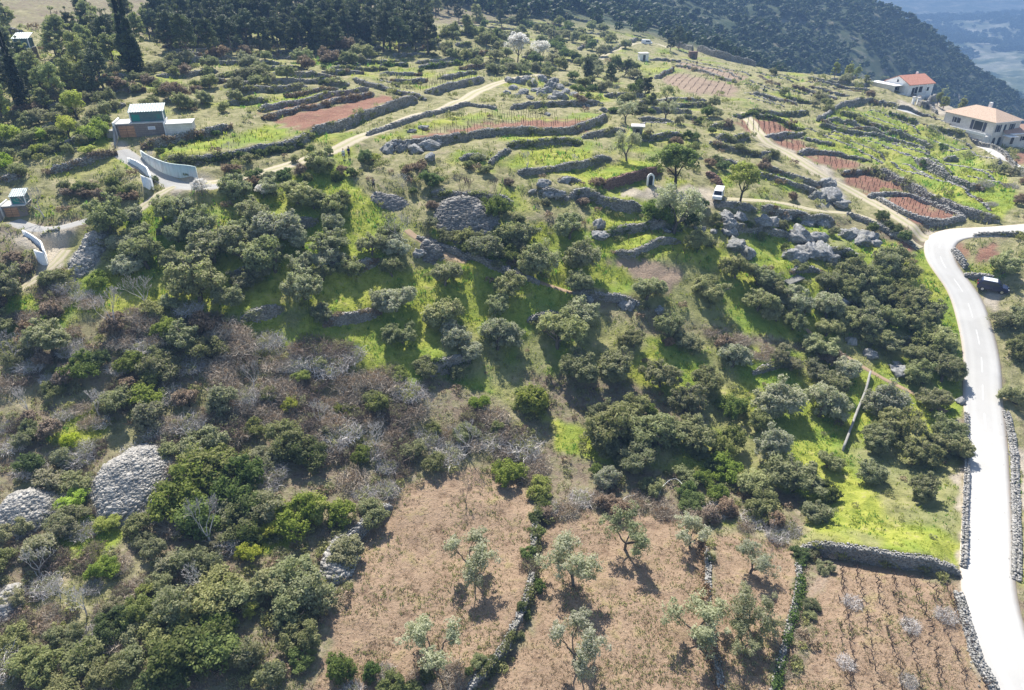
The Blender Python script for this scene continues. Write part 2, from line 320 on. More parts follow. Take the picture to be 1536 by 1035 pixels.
# ------------------------------------------------------------------ dry stone walls, traced: height, kind (r retaining, f free), style, line, label
# style: g grey, w white, b brown/reddish, o overgrown
WALLS = [l.split('|') for l in """
2.1|r|g|466,202 490,197 505,193 540,180 568,168 597,158 625,150|tall grey stone wall holding up the large red earth field
1.3|r|g|388,168 430,158 484,147 530,138 552,133|long stone wall along the back of the narrow red strip
1.1|r|o|393,178 430,170 458,164 510,152 560,141|low wall between the narrow red strip and the large red field
1.2|r|g|531,118 560,130 590,138 625,144 638,150|stone wall sloping down to the corner of the large red field
1.9|r|g|638,141 665,135 698,126 725,119|grey stone wall under the pale vineyard above the dirt track
1.2|r|o|570,100 590,100 612,99|dark bushy wall just left of the green hedge terrace
1.4|r|g|474,82 500,80 526,78 573,72|stone wall under the topmost bright green terrace
1.4|r|g|404,104 430,105 455,104|short grey wall left of the green terraces
1.1|r|g|430,71 460,71 492,70|upmost short wall below the dark pines
1.3|r|g|589,84 615,82 638,81|short wall above the green hedge terrace
1.5|r|o|628,102 660,99 692,96|wall hidden by a green hedge above the pale vineyard
1.1|r|g|570,113 600,112 633,112|low wall just behind the pale vineyard
1.2|r|o|347,123 375,119 402,117|wall with shrubs left of the red strips
1.2|r|o|338,158 370,154 400,150|overgrown wall on the left side of the red field
1.5|r|o|240,248 280,243 330,238 365,232 400,224 440,218 466,203|hedge-grown retaining wall running left from the red field wall
1.5|r|o|212,222 240,221 270,212 303,201 347,190|dark overgrown wall behind the small green terrace by the garage
1.2|r|o|70,259 105,250 140,240 175,231|dark wall behind the grass mound left of the concrete drive
1.2|r|g|138,170 165,162 188,157|short grey wall left of the garage with the corrugated roof
1.2|r|g|248,152 262,160 275,158|small dry wall behind the white slab annex
1.2|r|o|210,108 240,104 275,100|low wall under the olive rows below the pines
1.1|r|o|300,128 330,122 347,123|low bushy wall between olives above the annex
1.3|r|o|60,196 90,190 118,186|overgrown wall left of the yellow-green tree
0.9|f|g|550,204 575,197 602,188 641,177 665,169 688,162 717,155 745,165|stone wall on the near edge of the dirt track
1.6|r|g|581,218 610,222 641,218 670,210 693,212 714,202 740,194 780,196 830,203 870,198 888,188 909,175|long curved grey wall under the staked red vineyard
1.4|r|g|765,163 812,158 859,157 903,157|wall behind the staked red vineyard
1.4|r|o|760,219 790,217 812,215 872,213|dark wall between the two green vine terraces
1.2|r|g|776,259 812,258 859,250 890,244 917,239|grey wall below the bright green vine terrace
1.1|r|g|872,207 890,200 906,198 937,196|low wall left of the little stone hut
0.8|f|g|735,246 750,235 765,226|short free stone wall on the green slope
1.1|r|g|958,178 985,182 1010,184|wall under the bare grey olives
1.2|r|g|982,118 996,110 1010,104|wall at the side of the lime green field
1.1|r|g|1013,99 1040,104 1063,110 1104,124|wall above the brown upper vineyard
1.0|r|g|1018,95 1060,103 1110,119|middle wall of the narrow upper vineyard strips
1.0|r|g|1023,90 1060,98 1125,114|topmost wall of the narrow upper vineyard strips
3.0|f|g|1006,66 1022,71 1039,77|left end of the high long grey wall on the ridge
3.6|f|g|1046,77 1086,90 1110,95 1133,100|high long grey wall on the ridge
1.4|r|g|914,79 925,70 943,63 962,60|wall beside the track end where the white van stands
1.2|r|g|974,90 1000,91 1021,92|low wall by the white hut
1.1|r|g|860,52 880,50 905,52|short wall on the far slope left of the white van
1.2|r|g|770,20 810,24 850,30|upper far terrace wall at the top
1.2|r|g|760,30 800,34 845,40|lower far terrace wall at the top
1.2|r|g|775,12 815,13 850,20|topmost far terrace wall at the top
2.0|r|b|903,285 920,277 943,271 968,263 992,257|reddish stone wall with the arched niche behind the dirt yard
1.5|f|b|1060,262 1072,271 1082,281|short dark wall behind the white van in the yard
2.0|r|g|854,296 870,294 885,295 917,308 940,313 966,316|thick grey wall above the green vine plots
1.6|r|g|807,290 830,293 854,299|rough wall left of the thick grey wall
1.3|r|g|838,274 855,273 872,279|rocky wall on the green slope left of the reddish wall
1.3|r|o|909,352 937,346 960,344 982,339 1023,345|dark curved wall between the upper vine plots
1.0|r|g|922,378 935,382 948,383 965,376 982,367 1003,363 1021,363|curved low wall between the lower vine plots
0.8|f|g|700,381 750,404 780,418 810,428|stone edging of the footpath running right
0.7|f|g|625,356 650,364 680,376 701,386|stone edging above the brown footpath
1.5|r|o|521,410 545,400 568,392|dark wall above the bright green terrace left of the footpath
1.4|r|o|484,487 510,482 537,478 570,467|dark wall under the bright green left terrace
1.2|r|o|347,413 372,409 400,406|dark wall among the left olives
1.2|r|o|235,350 250,343 263,336|short dark wall between two olives below the drive
1.2|r|o|130,371 155,367 180,361|dark wall below the stone rubble spill
0.8|r|g|62,358 77,352 91,348|low wall beside the left concrete track
1.0|r|g|859,440 890,445 925,449 960,456|stone wall below the ploughed patch
1.6|r|o|362,476 390,474 425,462|dark wall under the left grass patch
2.2|r|o|630,560 670,552 705,540|dark overgrown wall above the brown thicket
1.1|r|g|1073,310 1100,312 1136,316|left end of the rocky grey wall below the track
1.6|r|g|1140,314 1170,322 1200,327 1250,332|long rocky grey wall below the grassy track
0.7|f|g|1270,322 1300,330 1319,340 1352,358 1379,371|low wall along the lane down to the road bend
1.1|r|o|1099,175 1136,173 1160,176 1190,190 1206,198|dark wall behind the uppermost right red vineyard
1.0|r|g|1149,207 1180,203 1206,201|wall under the uppermost right red vineyard
1.0|r|g|1201,207 1225,213 1251,220|wall behind the second right red vineyard
1.0|r|g|1196,231 1222,228 1248,227 1280,236 1306,246|wall behind the third right red vineyard
1.0|r|o|1261,262 1290,258 1316,256|dark wall behind the fourth right red vineyard
1.0|f|w|1303,297 1312,291 1324,288 1345,287 1363,288 1400,303 1447,326|pale curved wall behind the lowest right red vineyard
1.1|f|w|1316,300 1330,309 1345,320 1371,336 1394,344 1420,337 1447,328|pale wall round the near side of the lowest right red vineyard
1.6|r|g|1206,197 1235,208 1261,219 1290,232 1319,246 1345,262|long grey wall between the red vineyards and the grassy terraces
2.2|r|g|1316,257 1335,266 1353,276 1400,302 1447,325 1475,331 1499,334|tall grey wall running down to the road bend
1.2|r|g|1264,158 1285,152 1306,151 1325,155 1345,162|pale wall along the top of the diagonal terraces
2.2|r|g|1345,164 1370,170 1397,179 1435,198 1475,221 1500,236 1524,250|grey wall below the white drive of the right houses
1.3|f|g|1264,158 1250,166 1236,178 1225,183|wall running down the left side of the diagonal terraces
1.2|f|g|1373,152 1390,160 1405,171|short wall between the two white houses
2.4|f|g|1378,150 1400,151 1426,155 1439,163|pale stone wall behind the yard between the two houses
1.3|r|o|1303,169 1325,175 1350,187 1378,201|uppermost overgrown diagonal terrace wall
1.3|r|o|1261,170 1282,178 1303,188 1330,197 1360,206|second diagonal terrace wall from the top
1.3|r|g|1238,180 1260,187 1282,193 1324,201 1360,212 1397,224|third diagonal terrace wall from the top
1.2|r|o|1232,186 1260,190 1292,198|short dark diagonal wall at the left of the terraces
1.4|r|g|1246,201 1285,213 1319,224 1345,232 1371,243 1417,261|long grey diagonal terrace wall in the middle
1.1|r|o|1334,170 1356,178 1379,188|short bushy diagonal wall near the white drive
1.4|r|g|1324,203 1350,208 1371,211 1408,222 1444,235 1499,258|long diagonal wall ending at the lower white drive
1.2|r|g|1373,190 1400,200 1423,209 1457,224|upper right diagonal terrace wall
1.1|r|o|1392,190 1415,198 1444,206|shortest diagonal wall beside the white drive
1.3|r|o|1326,230 1345,238 1366,245 1395,258 1424,270|dark diagonal wall right of the red vineyards
1.2|r|g|1413,230 1440,238 1470,243 1499,258|grey diagonal wall near the lower end of the terraces
1.2|r|g|1324,253 1350,262 1371,271 1400,281 1431,292 1470,312 1483,320|lowest long diagonal terrace wall
1.2|r|g|1353,250 1372,261 1397,276 1425,288 1450,302|second lowest diagonal terrace wall
1.2|r|g|1371,250 1410,268 1449,284 1475,287|third lowest diagonal terrace wall
1.2|r|g|1410,250 1435,256 1457,263 1491,273|right end diagonal wall by the bare shrubs
1.0|r|w|1446,626 1446,700 1446,770 1446,845|crumbling white stone wall on the left edge of the road
0.45|f|w|1507,622 1512,650 1519,690 1522,740 1526,800 1530,860|low white stone wall on the right edge of the road
1.9|r|g|1201,822 1227,824 1265,830 1306,837 1350,843 1397,849 1442,855|grey wall between the bright grass and the straw vineyard
0.6|f|w|1440,882 1449,922 1458,955 1467,987 1488,1026 1495,1045|white stone edging between the straw vineyard and the road
0.5|r|o|1196,836 1197,870 1190,910 1178,955 1165,1010 1155,1045|stone edging along the dark lane left of the straw vineyard
0.8|r|o|1058,815 1063,850 1062,900 1068,960 1085,1040|ragged stone wall between the two right olive plots
1.1|r|o|806,760 799,820 797,865 785,910 755,975 720,1015 695,1045|stone wall with creepers between the two left olive plots
1.6|r|w|585,758 555,782 530,808 500,830|broken pale stone wall left of the straw olive plot
1.3|f|w|1431,372 1427,385 1433,397 1450,400|white curved wall at the inside of the road bend
1.2|r|g|1460,352 1490,350 1536,356|wall above the small red plots right of the bend
0.9|f|g|1448,410 1470,415 1490,421|rough stone row near the parked dark car
0.9|r|g|1185,410 1210,405 1235,410|low wall beside the white slab
1.1|r|o|1290,505 1330,512 1380,510|dark wall among the right olives
1.3|r|g|0,42 20,48 40,56|stone wall left of the topmost small shed
1.2|r|g|0,270 18,268 32,264|wall left of the lowest small shed
1.0|r|g|660,118 690,112 715,108|short wall at the far end of the pale vineyard
1.3|r|o|700,84 730,80 755,82|wall in front of the blossoming trees
1.2|r|g|520,62 545,60 575,58|uppermost right wall of the green upper terraces
1.2|r|g|1130,140 1160,146 1195,158|faint wall on the scrubby slope right of the upper vineyard
1.2|r|o|1190,130 1220,140 1255,150|overgrown wall under the ridge shrubs
1.0|r|g|690,240 715,236 732,238|low wall right of the two standing people
1.0|r|o|790,480 830,476 860,483|hidden dark wall in the central grass
0.9|r|o|1128,560 1165,548 1195,540|overgrown bank wall in the right meadow
""".strip().split('\n')]
ROADL = P("1545,345 1500,343 1470,343 1440,345 1418,350 1410,362 1413,385 1428,412 1446,445 1460,480 1469,520 1471,560 1472,600 1475,650 1477,700 1479,750 1481,800 1485,850 1492,900 1503,950 1521,1000 1548,1050")
ROADL = np.vstack([P("1900,330 1700,340"), ROADL, P("1600,1110")])
ROADW = 4.5
TRACKS = [  # kind, width, line
 ('track', 3.4, P("300,276 330,274 365,266 400,258 440,246 476,233 526,212 573,195 615,177 680,155 732,131 780,117 812,112")),
 ('track', 2.6, P("900,90 918,76 943,69 966,63 987,66 1004,72")),
 ('track', 2.8, P("1118,168 1144,206 1175,227 1212,250 1240,267 1266,280 1298,298 1326,312 1360,335 1395,352")),
 ('track', 1.8, P("1085,298 1136,301 1188,308 1222,316 1274,320 1319,334 1352,352 1383,367")),
 ('concrete', 3.2, P("178,226 200,240 222,256 250,272 290,280 330,279")),
 ('track', 1.8, P("262,280 240,290 220,305 205,318")),
 ('concrete', 2.2, P("20,332 55,345 85,345 112,336 134,330")),
 ('track', 1.6, P("100,375 88,392 70,405 48,424 20,440")),
 ('foot', 1.3, P("610,345 616,353 627,359 654,373 680,388 700,394")),
 ('foot', 0.9, P("1180,470 1215,500 1260,530 1310,560 1370,590 1420,620")),
 ('white', 3.0, P("1345,160 1368,169 1400,178 1428,190 1460,208 1496,232 1536,256 1600,300")),
 ('foot', 1.0, P("860,440 830,430 800,420 775,410")),
]
def flatten(line2, zline, half, blend, drop=0.0):
    x0, x1 = line2[:, 0].min()-half-blend, line2[:, 0].max()+half+blend
    y0, y1 = line2[:, 1].min()-half-blend, line2[:, 1].max()+half+blend
    m = (GX > x0) & (GX < x1) & (GY > y0) & (GY < y1)
    ii = np.where(m)
    d, s, a, L = nearest_on(line2, GX[ii], GY[ii])
    zz = np.interp(a, np.r_[0, np.cumsum(np.linalg.norm(np.diff(line2, axis=0), axis=1))], zline)
    t = 1-sstep((d-half)/blend)
    GZ[ii] = GZ[ii]*(1-t)+(zz-drop)*t
    return
def smooth1(z, k):
    z = np.array(z, float)
    for _ in range(k):
        z[1:-1] = .25*z[:-2]+.5*z[1:-1]+.25*z[2:]
    return z
# gentle natural unevenness on the open slope
nz = (fbm(GX/6, GY/6, 3, 3)-.5)*0.9 + (fbm(GX/1.6, GY/1.6, 4, 2)-.5)*0.28
GZ += nz*(GY < 420)*np.clip(GY/60, .5, 1.5) + np.where(GY > 380, (fbm(GX/60, GY/60, 9, 3)-.5)*22*sstep((GY-400)/200), 0)
# step the ground at every retaining wall
WL = []
for row in WALLS:
    h, kind, style, line, label = float(row[0]), row[1], row[2], P(row[3]), row[4]
    g = G(line[:, 0], line[:, 1]); g = g[:, :2]
    g = resample(g, 1.0)
    dist = np.hypot(g[:, 0], g[:, 1]).mean()
    if dist > 125: g = np.stack([smooth1(g[:, 0], 60), smooth1(g[:, 1], 60)], 1)
    if kind == 'r':
        t = np.gradient(g, axis=0); n = np.stack([-t[:, 1], t[:, 0]], 1); n /= np.linalg.norm(n, axis=1)[:, None]
        up = H(g[:, 0]+n[:, 0]*2, g[:, 1]+n[:, 1]*2)-H(g[:, 0]-n[:, 0]*2, g[:, 1]-n[:, 1]*2)
        sgn = 1 if up.mean()+.35*n[:, 1].mean() > 0 else -1
    else: sgn = 0
    WL.append([h*((1.65 if 'diagonal' in label else .95) if kind == 'r' else .72), kind, style, g, label, sgn, dist])

# further terrace edges between the traced ones, following the run of their neighbours
AVOID = [P(r_.split(' ', 1)[1]) for r_ in PATCH if r_[0] in 're'] + [P("160,140 310,140 330,290 150,290"), P("0,30 70,30 70,110 0,110"), P("0,270 60,270 80,400 0,400"), P("1310,105 1410,110 1430,150 1536,170 1536,250 1420,215 1380,170 1300,150")]
WP = np.vstack([w_[3] for w_ in WL]); WDIR = np.vstack([np.gradient(w_[3], axis=0) for w_ in WL]); WDIR /= np.linalg.norm(WDIR, axis=1)[:, None]; WDIR *= np.where(WDIR[:, :1] < 0, -1, 1)
TP = np.vstack([G(l_[2][:, 0], l_[2][:, 1])[:, :2] for l_ in TRACKS]); TP = np.vstack([resample(G(l_[2][:, 0], l_[2][:, 1])[:, :2], 1.0) for l_ in TRACKS]+[resample(G(ROADL[2:-1, 0], ROADL[2:-1, 1])[:, :2], 1.0)])
NTR = len(WP)
ZONES = [("60,110 330,95 330,150 160,150 60,190", 5.0, 12), ("240,70 480,60 480,70 400,120 330,120 250,100", 4.2, 16), ("0,120 60,120 150,150 150,240 0,250", 5.5, 7), ("330,125 400,120 430,70 700,60 760,110 720,112 560,140 400,160 340,170", 3.8, 22),
         ("640,45 760,20 900,40 900,60 820,110 700,110", 6.0, 16), ("580,222 780,200 900,205 900,300 700,320 620,280", 4.5, 16), ("1110,110 1310,118 1310,160 1200,190 1120,170", 4.6, 22), ("1245,165 1340,168 1520,262 1510,325 1450,318 1350,258 1220,200", 3.8, 30),
         ("1060,180 1110,190 1230,262 1240,300 1120,290 1060,230", 5.0, 9), ("900,140 1060,150 1080,230 920,215", 5.0, 8), ("1075,300 1270,320 1300,400 1080,360", 4.5, 6), ("640,420 900,430 960,500 860,560 640,540", 7.5, 5), ("330,330 600,330 600,400 360,460 200,430", 7.0, 6), ("760,30 860,0 900,20 860,60", 8.0, 6)]
def wdir(q):
    d = np.hypot(*(WP[:NTR]-q).T); k = np.argsort(d)[:14]; w_ = 1/(d[k]+2); v = (WDIR[k]*w_[:, None]).sum(0); return v/(np.hypot(*v)+1e-9)
rw = np.random.default_rng(11); nauto = 0
for zp, spc, nmax in ZONES:
    zp = P(zp); got = 0
    for _ in range(nmax*22):
        if got >= nmax: break
        x, y = rw.uniform(*zp[:, 0][[zp[:, 0].argmin(), zp[:, 0].argmax()]]), rw.uniform(zp[:, 1].min(), zp[:, 1].max())
        if not inpoly(zp, np.array([x]), np.array([y]))[0]: continue
        s0 = G(x, y)[0, :2]; Lw = rw.uniform(12, 40)*(1.5 if zp[:, 0].min() > 1200 else 1); line = [s0]
        def okp(q):
            if np.hypot(*(WP-q).T).min() < spc or np.hypot(*(TP-q).T).min() < 3.4: return False
            u_, v_, _ = proj(q[0], q[1], float(H(q[0], q[1])))
            if not inpoly(zp, np.array([u_]), np.array([v_]))[0]: return False
            return not any(inpoly(a_, np.array([u_]), np.array([v_]))[0] for a_ in AVOID)
        if not okp(s0): continue
        for sg in (1, -1):
            q = s0.copy()
            for k in range(int(Lw/2)):
                q = q+wdir(q)*sg+rw.normal(0, .04, 2)
                if not okp(q): break
                line.append(q.copy()) if sg == 1 else line.insert(0, q.copy())
        if len(line) < 8: continue
        g = resample(np.array(line), 1.0, False); g = np.stack([smooth1(g[:, 0], 12), smooth1(g[:, 1], 12)], 1)
        t = np.gradient(g, axis=0); n = np.stack([-t[:, 1], t[:, 0]], 1); up = H(g[:, 0]+n[:, 0]*2, g[:, 1]+n[:, 1]*2)-H(g[:, 0]-n[:, 0]*2, g[:, 1]-n[:, 1]*2)
        st = 'o' if rw.random() < .45 else 'g'; L_ = len(g); mq = g[L_//2]; u_, v_, _ = proj(mq[0], mq[1], float(H(mq[0], mq[1])))
        lb = ('short ' if L_ < 14 else ('long ' if L_ > 24 else ''))+('overgrown terrace wall ' if st == 'o' else 'bare terrace wall ')+rel(float(u_), float(v_))
        WL.append([rw.uniform(.9, 1.5)*(1.25 if zp[:, 0].min() > 1200 else 1), 'r', st, g, lb, 1 if up.mean() > 0 else -1, np.hypot(g[:, 0], g[:, 1]).mean()]); WP = np.vstack([WP, g]); nauto += 1; got += 1
dup = {}
for w_ in WL: dup.setdefault(w_[4], []).append(w_)
for l_, ws in dup.items():
    if len(ws) > 1:
        ws.sort(key=lambda w_: -w_[3][len(w_[3])//2][1])
        for k, w_ in enumerate(ws): w_[4] = l_+', '+('upmost' if k == 0 else ('lowest' if k == len(ws)-1 else ORD[k]+' from the top'))
print('auto walls', nauto, 'walls', len(WL), 'labels', len({w_[4] for w_ in WL}), max(len(w_[4].split()) for w_ in WL))
dz = np.zeros_like(GZ)
STEPS = [(1.9, P("213,238 227,252 246,263 268,270 297,275")), (1.4, P("193,246 209,255 224,270 231,290")), (1.3, P("36,355 52,367 68,384 72,399"))]
SL = list(WL)
for h, line in STEPS:
    g = resample(G(line[:, 0], line[:, 1])[:, :2], 1.0); t = np.gradient(g, axis=0); n = np.stack([-t[:, 1], t[:, 0]], 1)
    sg = 1 if line[0, 0] == 213 else -1
    SL.append((h, 'r', 'x', g, '', sg, 105))
for h, kind, style, g, label, sgn, dist in SL:
    if kind != 'r': continue
    wd = min(2.6*h+dist*0.006, 3.8)
    m = (GX > g[:, 0].min()-wd) & (GX < g[:, 0].max()+wd) & (GY > g[:, 1].min()-wd) & (GY < g[:, 1].max()+wd)
    ii = np.where(m)
    d, s, a, L = nearest_on(g, GX[ii], GY[ii])
    s = s*sgn
    near = np.clip(d/0.25, 0, 1)
    endt = np.clip(np.minimum(a, L-a)/1.5+.15, 0, 1)
    prof = np.where(s > 0, .62*np.clip(1-d/(wd*1.15), 0, 1), .38*np.clip(1-d/wd, 0, 1))
    dz[ii] += s*near*prof*h*endt
GZ += dz
# the roads
rg = G(ROADL[2:-1, 0], ROADL[2:-1, 1])
pre = pt(np.array([1900., 1700.]), np.array([330., 340.]), np.array([118., 117.])); post = pt(np.array([1600.]), np.array([1110.]), np.array([50.]))
rg = np.vstack([pre, rg, post])
RL = resample(rg, 1.0); RL[:, 2] = H(RL[:, 0], RL[:, 1]); RL[:, 2] = smooth1(RL[:, 2], 220)
RL[:, :2] = np.stack([smooth1(RL[:, 0], 6), smooth1(RL[:, 1], 6)], 1)
TR = []
for kind, wdt, l in TRACKS:
    g = resample(G(l[:, 0], l[:, 1]), 0.8)
    g[:, 2] = smooth1(H(g[:, 0], g[:, 1]), 14)
    g[:, 0] = smooth1(g[:, 0], 6); g[:, 1] = smooth1(g[:, 1], 6)
    flatten(g[:, :2], g[:, 2], wdt/2, 1.6)
    TR.append((kind, wdt, g))
flatten(RL[:, :2], RL[:, 2], ROADW/2+.5, 2.4, 0.06)
# level pads under buildings, filled in by the builders: (px poly left-bottom, right-bottom, depth behind)
GZb = GZ.copy()
# ------------------------------------------------------------------ materials
class NT:
    def __init__(s, name):
        s.m = bpy.data.materials.new(name); s.m.use_nodes = True
        s.t = s.m.node_tree; s.t.nodes.clear()
        s.out = s.n('ShaderNodeOutputMaterial')
    def n(s, ty, **k):
        x = s.t.nodes.new(ty)
        for a, b in k.items():
            if a.startswith('i_'):
                key = a[2:]; key = int(key) if key.isdigit() else key.replace('_', ' ')
                s.set(x.inputs[key], b)
            else: setattr(x, a, b)
        return x
    def set(s, inp, v):
        if isinstance(v, bpy.types.NodeSocket): s.t.links.new(v, inp)
        elif isinstance(v, (tuple, list)) and len(v) == 3 and inp.type == 'RGBA': inp.default_value = (*v, 1)
        else: inp.default_value = v
    def noise(s, scale, detail=3, rough=.55, vec=None, dist=0.0, out=0):
        x = s.n('ShaderNodeTexNoise'); x.inputs['Scale'].default_value = scale; x.inputs['Detail'].default_value = detail
        x.inputs['Roughness'].default_value = rough; x.inputs['Distortion'].default_value = dist
        if vec: s.t.links.new(vec, x.inputs['Vector'])
        return x.outputs[out]
    def ramp(s, fac, stops, interp='LINEAR'):
        x = s.n('ShaderNodeValToRGB'); cr = x.color_ramp; cr.interpolation = interp
        while len(cr.elements) < len(stops): cr.elements.new(.5)
        for e, (p, c) in zip(cr.elements, stops):
            e.position = p; e.color = (*c, 1) if len(c) == 3 else c
        s.t.links.new(fac, x.inputs[0]); return x.outputs[0]
    def mix(s, f, a, b, mode='MIX'):
        x = s.n('ShaderNodeMix'); x.data_type = 'RGBA'; x.blend_type = mode
        s.set(x.inputs[0], f); s.set(x.inputs[6], a); s.set(x.inputs[7], b); return x.outputs[2]
    def math(s, op, a, b=0.0, c=None, clamp=False):
        x = s.n('ShaderNodeMath'); x.operation = op; x.use_clamp = clamp
        s.set(x.inputs[0], a); s.set(x.inputs[1], b)
        if c is not None: s.set(x.inputs[2], c)
        return x.outputs[0]
    def mr(s, v, a, b, c=0.0, d=1.0):
        x = s.n('ShaderNodeMapRange'); x.clamp = True
        for i, q in enumerate((v, a, b, c, d)): s.set(x.inputs[i], q)
        return x.outputs[0]
    def obj(s): return s.n('ShaderNodeTexCoord').outputs['Object']
    def pos(s): return s.n('ShaderNodeNewGeometry').outputs['Position']
    def rand(s): return s.n('ShaderNodeObjectInfo').outputs['Random']
    def attr(s, name): return s.n('ShaderNodeAttribute', attribute_name=name)
    def bump(s, h, strength=.5, dist=.1):
        x = s.n('ShaderNodeBump'); x.inputs['Strength'].default_value = strength; x.inputs['Distance'].default_value = dist
        s.t.links.new(h, x.inputs['Height']); return x.outputs[0]
    def pbr(s, col, rough=.8, spec=.2, normal=None, metal=0.0):
        x = s.n('ShaderNodeBsdfPrincipled')
        s.set(x.inputs['Base Color'], col); s.set(x.inputs['Roughness'], rough); s.set(x.inputs['Specular IOR Level'], spec); s.set(x.inputs['Metallic'], metal)
        if normal is not None: s.t.links.new(normal, x.inputs['Normal'])
        s.t.links.new(x.outputs[0], s.out.inputs[0]); return s.m
def foliage(name, c1, c2, trans=.35, hue=.03, val=.35, rough=.6):
    s = NT(name)
    tone = s.attr('tone').outputs['Fac']
    col = s.mix(tone, c1, c2)
    r = s.rand()
    h = s.n('ShaderNodeHueSaturation'); s.set(h.inputs['Hue'], s.mr(r, 0, 1, .5-hue, .5+hue)); s.set(h.inputs['Value'], s.mr(s.math('FRACT', s.math('MULTIPLY', r, 7.31)), 0, 1, 1-val, 1+val*.8))
    s.set(h.inputs['Saturation'], s.mr(s.math('FRACT', s.math('MULTIPLY', r, 3.77)), 0, 1, .8, 1.15)); s.set(h.inputs['Color'], col)
    d = s.n('ShaderNodeBsdfPrincipled'); s.set(d.inputs['Base Color'], h.outputs[0]); d.inputs['Roughness'].default_value = rough; d.inputs['Specular IOR Level'].default_value = .12
    t = s.n('ShaderNodeBsdfTranslucent'); s.set(t.inputs[0], s.mix(.5, h.outputs[0], (min(1, c2[0]*1.25), min(1, c2[1]*(1.5 if c2[2] < .5 else 1.2)), c2[2]*(.7 if c2[2] < .5 else 1.2))))
    mx = s.n('ShaderNodeMixShader'); mx.inputs[0].default_value = trans
    s.t.links.new(d.outputs[0], mx.inputs[1]); s.t.links.new(t.outputs[0], mx.inputs[2]); s.t.links.new(mx.outputs[0], s.out.inputs[0])
    return s.m
def twig(name, c1, c2, rough=.9):
    s = NT(name); tone = s.attr('tone').outputs['Fac']
    col = s.mix(s.noise(2.0, 3, vec=s.obj()), c1, c2); col = s.mix(s.math('MULTIPLY', tone, .5), col, c2)
    h = s.n('ShaderNodeHueSaturation'); s.set(h.inputs['Value'], s.mr(s.rand(), 0, 1, .75, 1.25)); s.set(h.inputs['Color'], col)
    return s.pbr(h.outputs[0], rough, .1)
def stone_mat(name, c1, c2, c3, lichen=.3, sc=1.0):
    s = NT(name); p = s.pos(); tone = s.attr('tone').outputs['Fac']
    n1 = s.noise(.6*sc, 4, .6, p); n2 = s.noise(5*sc, 4, .7, p)
    col = s.mix(s.mr(tone, 0, 1), c1, c2); col = s.mix(s.mr(n2, .35, .7), col, c3)
    col = s.mix(s.math('MULTIPLY', s.mr(n1, .5, .68), lichen), col, (.10, .10, .055))
    return s.pbr(col, .92, .15, s.bump(s.noise(9*sc, 5, .7, p), .7, .08))
M = {}
M['olive'] = foliage('olive_leaves', (0.17, 0.18, 0.085), (0.42, 0.42, 0.24), .42, .02, .28)
M['olive_silver'] = foliage('silvery_olive_leaves', (0.26, 0.26, 0.17), (0.52, 0.51, 0.38), .42, .015, .22)
M['olive_dark'] = foliage('dark_olive_leaves', (0.14, 0.145, 0.06), (0.35, 0.35, 0.18), .42, .02, .25)
M['dkgreen'] = foliage('dark_green_leaves', (0.06, 0.085, 0.03), (0.2, 0.245, 0.075), .42, .03, .3)
M['green'] = foliage('green_leaves', (0.11, 0.145, 0.035), (0.31, 0.35, 0.09), .42, .03, .3)
M['ygreen'] = foliage('yellow_green_leaves', (0.24, 0.29, 0.045), (0.52, 0.56, 0.1), .42, .03, .25)
M['greyg'] = foliage('grey_green_leaves', (0.17, 0.17, 0.1), (0.38, 0.36, 0.23), .42, .03, .3)
M['pine'] = foliage('pine_needles', (0.16, 0.18, 0.075), (0.42, 0.43, 0.2), .32, .02, .3)
M['pine_dark'] = foliage('dark_pine_needles', (0.045, 0.06, 0.03), (0.15, 0.17, 0.08), .2, .02, .3)
M['cypress'] = foliage('cypress_needles', (0.02, 0.032, 0.016), (0.055, 0.072, 0.03), .15, .02, .2)
M['blossom'] = foliage('white_blossom', (.55, .53, .47), (.82, .80, .74), .4, .02, .15)
M['wood_far'] = foliage('far_wood_leaves', (0.022, 0.045, 0.02), (0.085, 0.125, 0.045), .2, .02, .3)
M['bark'] = twig('grey_bark', (.075, .06, .05), (.19, .165, .14))
M['bark_dk'] = twig('dark_bark', (.03, .024, .02), (.08, .065, .05))
M['bramble'] = twig('bramble_stems', (.24, .19, .14), (.56, .48, .38))
M['twig_grey'] = twig('pale_grey_twigs', (.32, .29, .27), (.62, .58, .54))
M['twig_brown'] = twig('brown_twigs', (.10, .075, .055), (.26, .20, .16))
M['vine'] = twig('vine_wood', (.05, .035, .03), (.13, .095, .075))
M['grass'] = foliage('grass_blades', (0.2, 0.235, 0.025), (0.42, 0.44, 0.09), .4, 0, 0)
M['clover'] = foliage('clover_leaves', (0.069, 0.172, 0.023), (0.172, 0.322, 0.057), .4, 0, 0)
M['straw'] = foliage('dry_straw', (0.33, 0.24, 0.15), (0.56, 0.43, 0.3), .25, 0, 0)
M['drygreen'] = foliage('dry_green_herbs', (0.196, 0.196, 0.081), (0.391, 0.38, 0.184), .3, 0, 0)
M['brownherb'] = foliage('brown_dead_herbs', (0.16, 0.11, 0.075), (0.36, 0.26, 0.18), .2, 0, 0)
M['stone_g'] = stone_mat('grey_limestone', (.17, .165, .15), (.48, .46, .43), (.29, .275, .25), .45)
M['stone_w'] = stone_mat('pale_limestone', (.16, .155, .145), (.50, .48, .45), (.28, .27, .25), .35)
M['stone_b'] = stone_mat('reddish_stone', (.13, .08, .065), (.34, .22, .18), (.23, .15, .12), .2)
M['stone_heap'] = stone_mat('heap_stones', (.22, .21, .19), (.50, .475, .43), (.32, .305, .28), .08)
M['stone_heap_dk'] = stone_mat('dark_heap_stones', (.12, .115, .11), (.34, .325, .30), (.20, .19, .175), .2)
M['rock'] = stone_mat('rock', (.20, .20, .195), (.50, .49, .47), (.14, .14, .135), .5, .55)
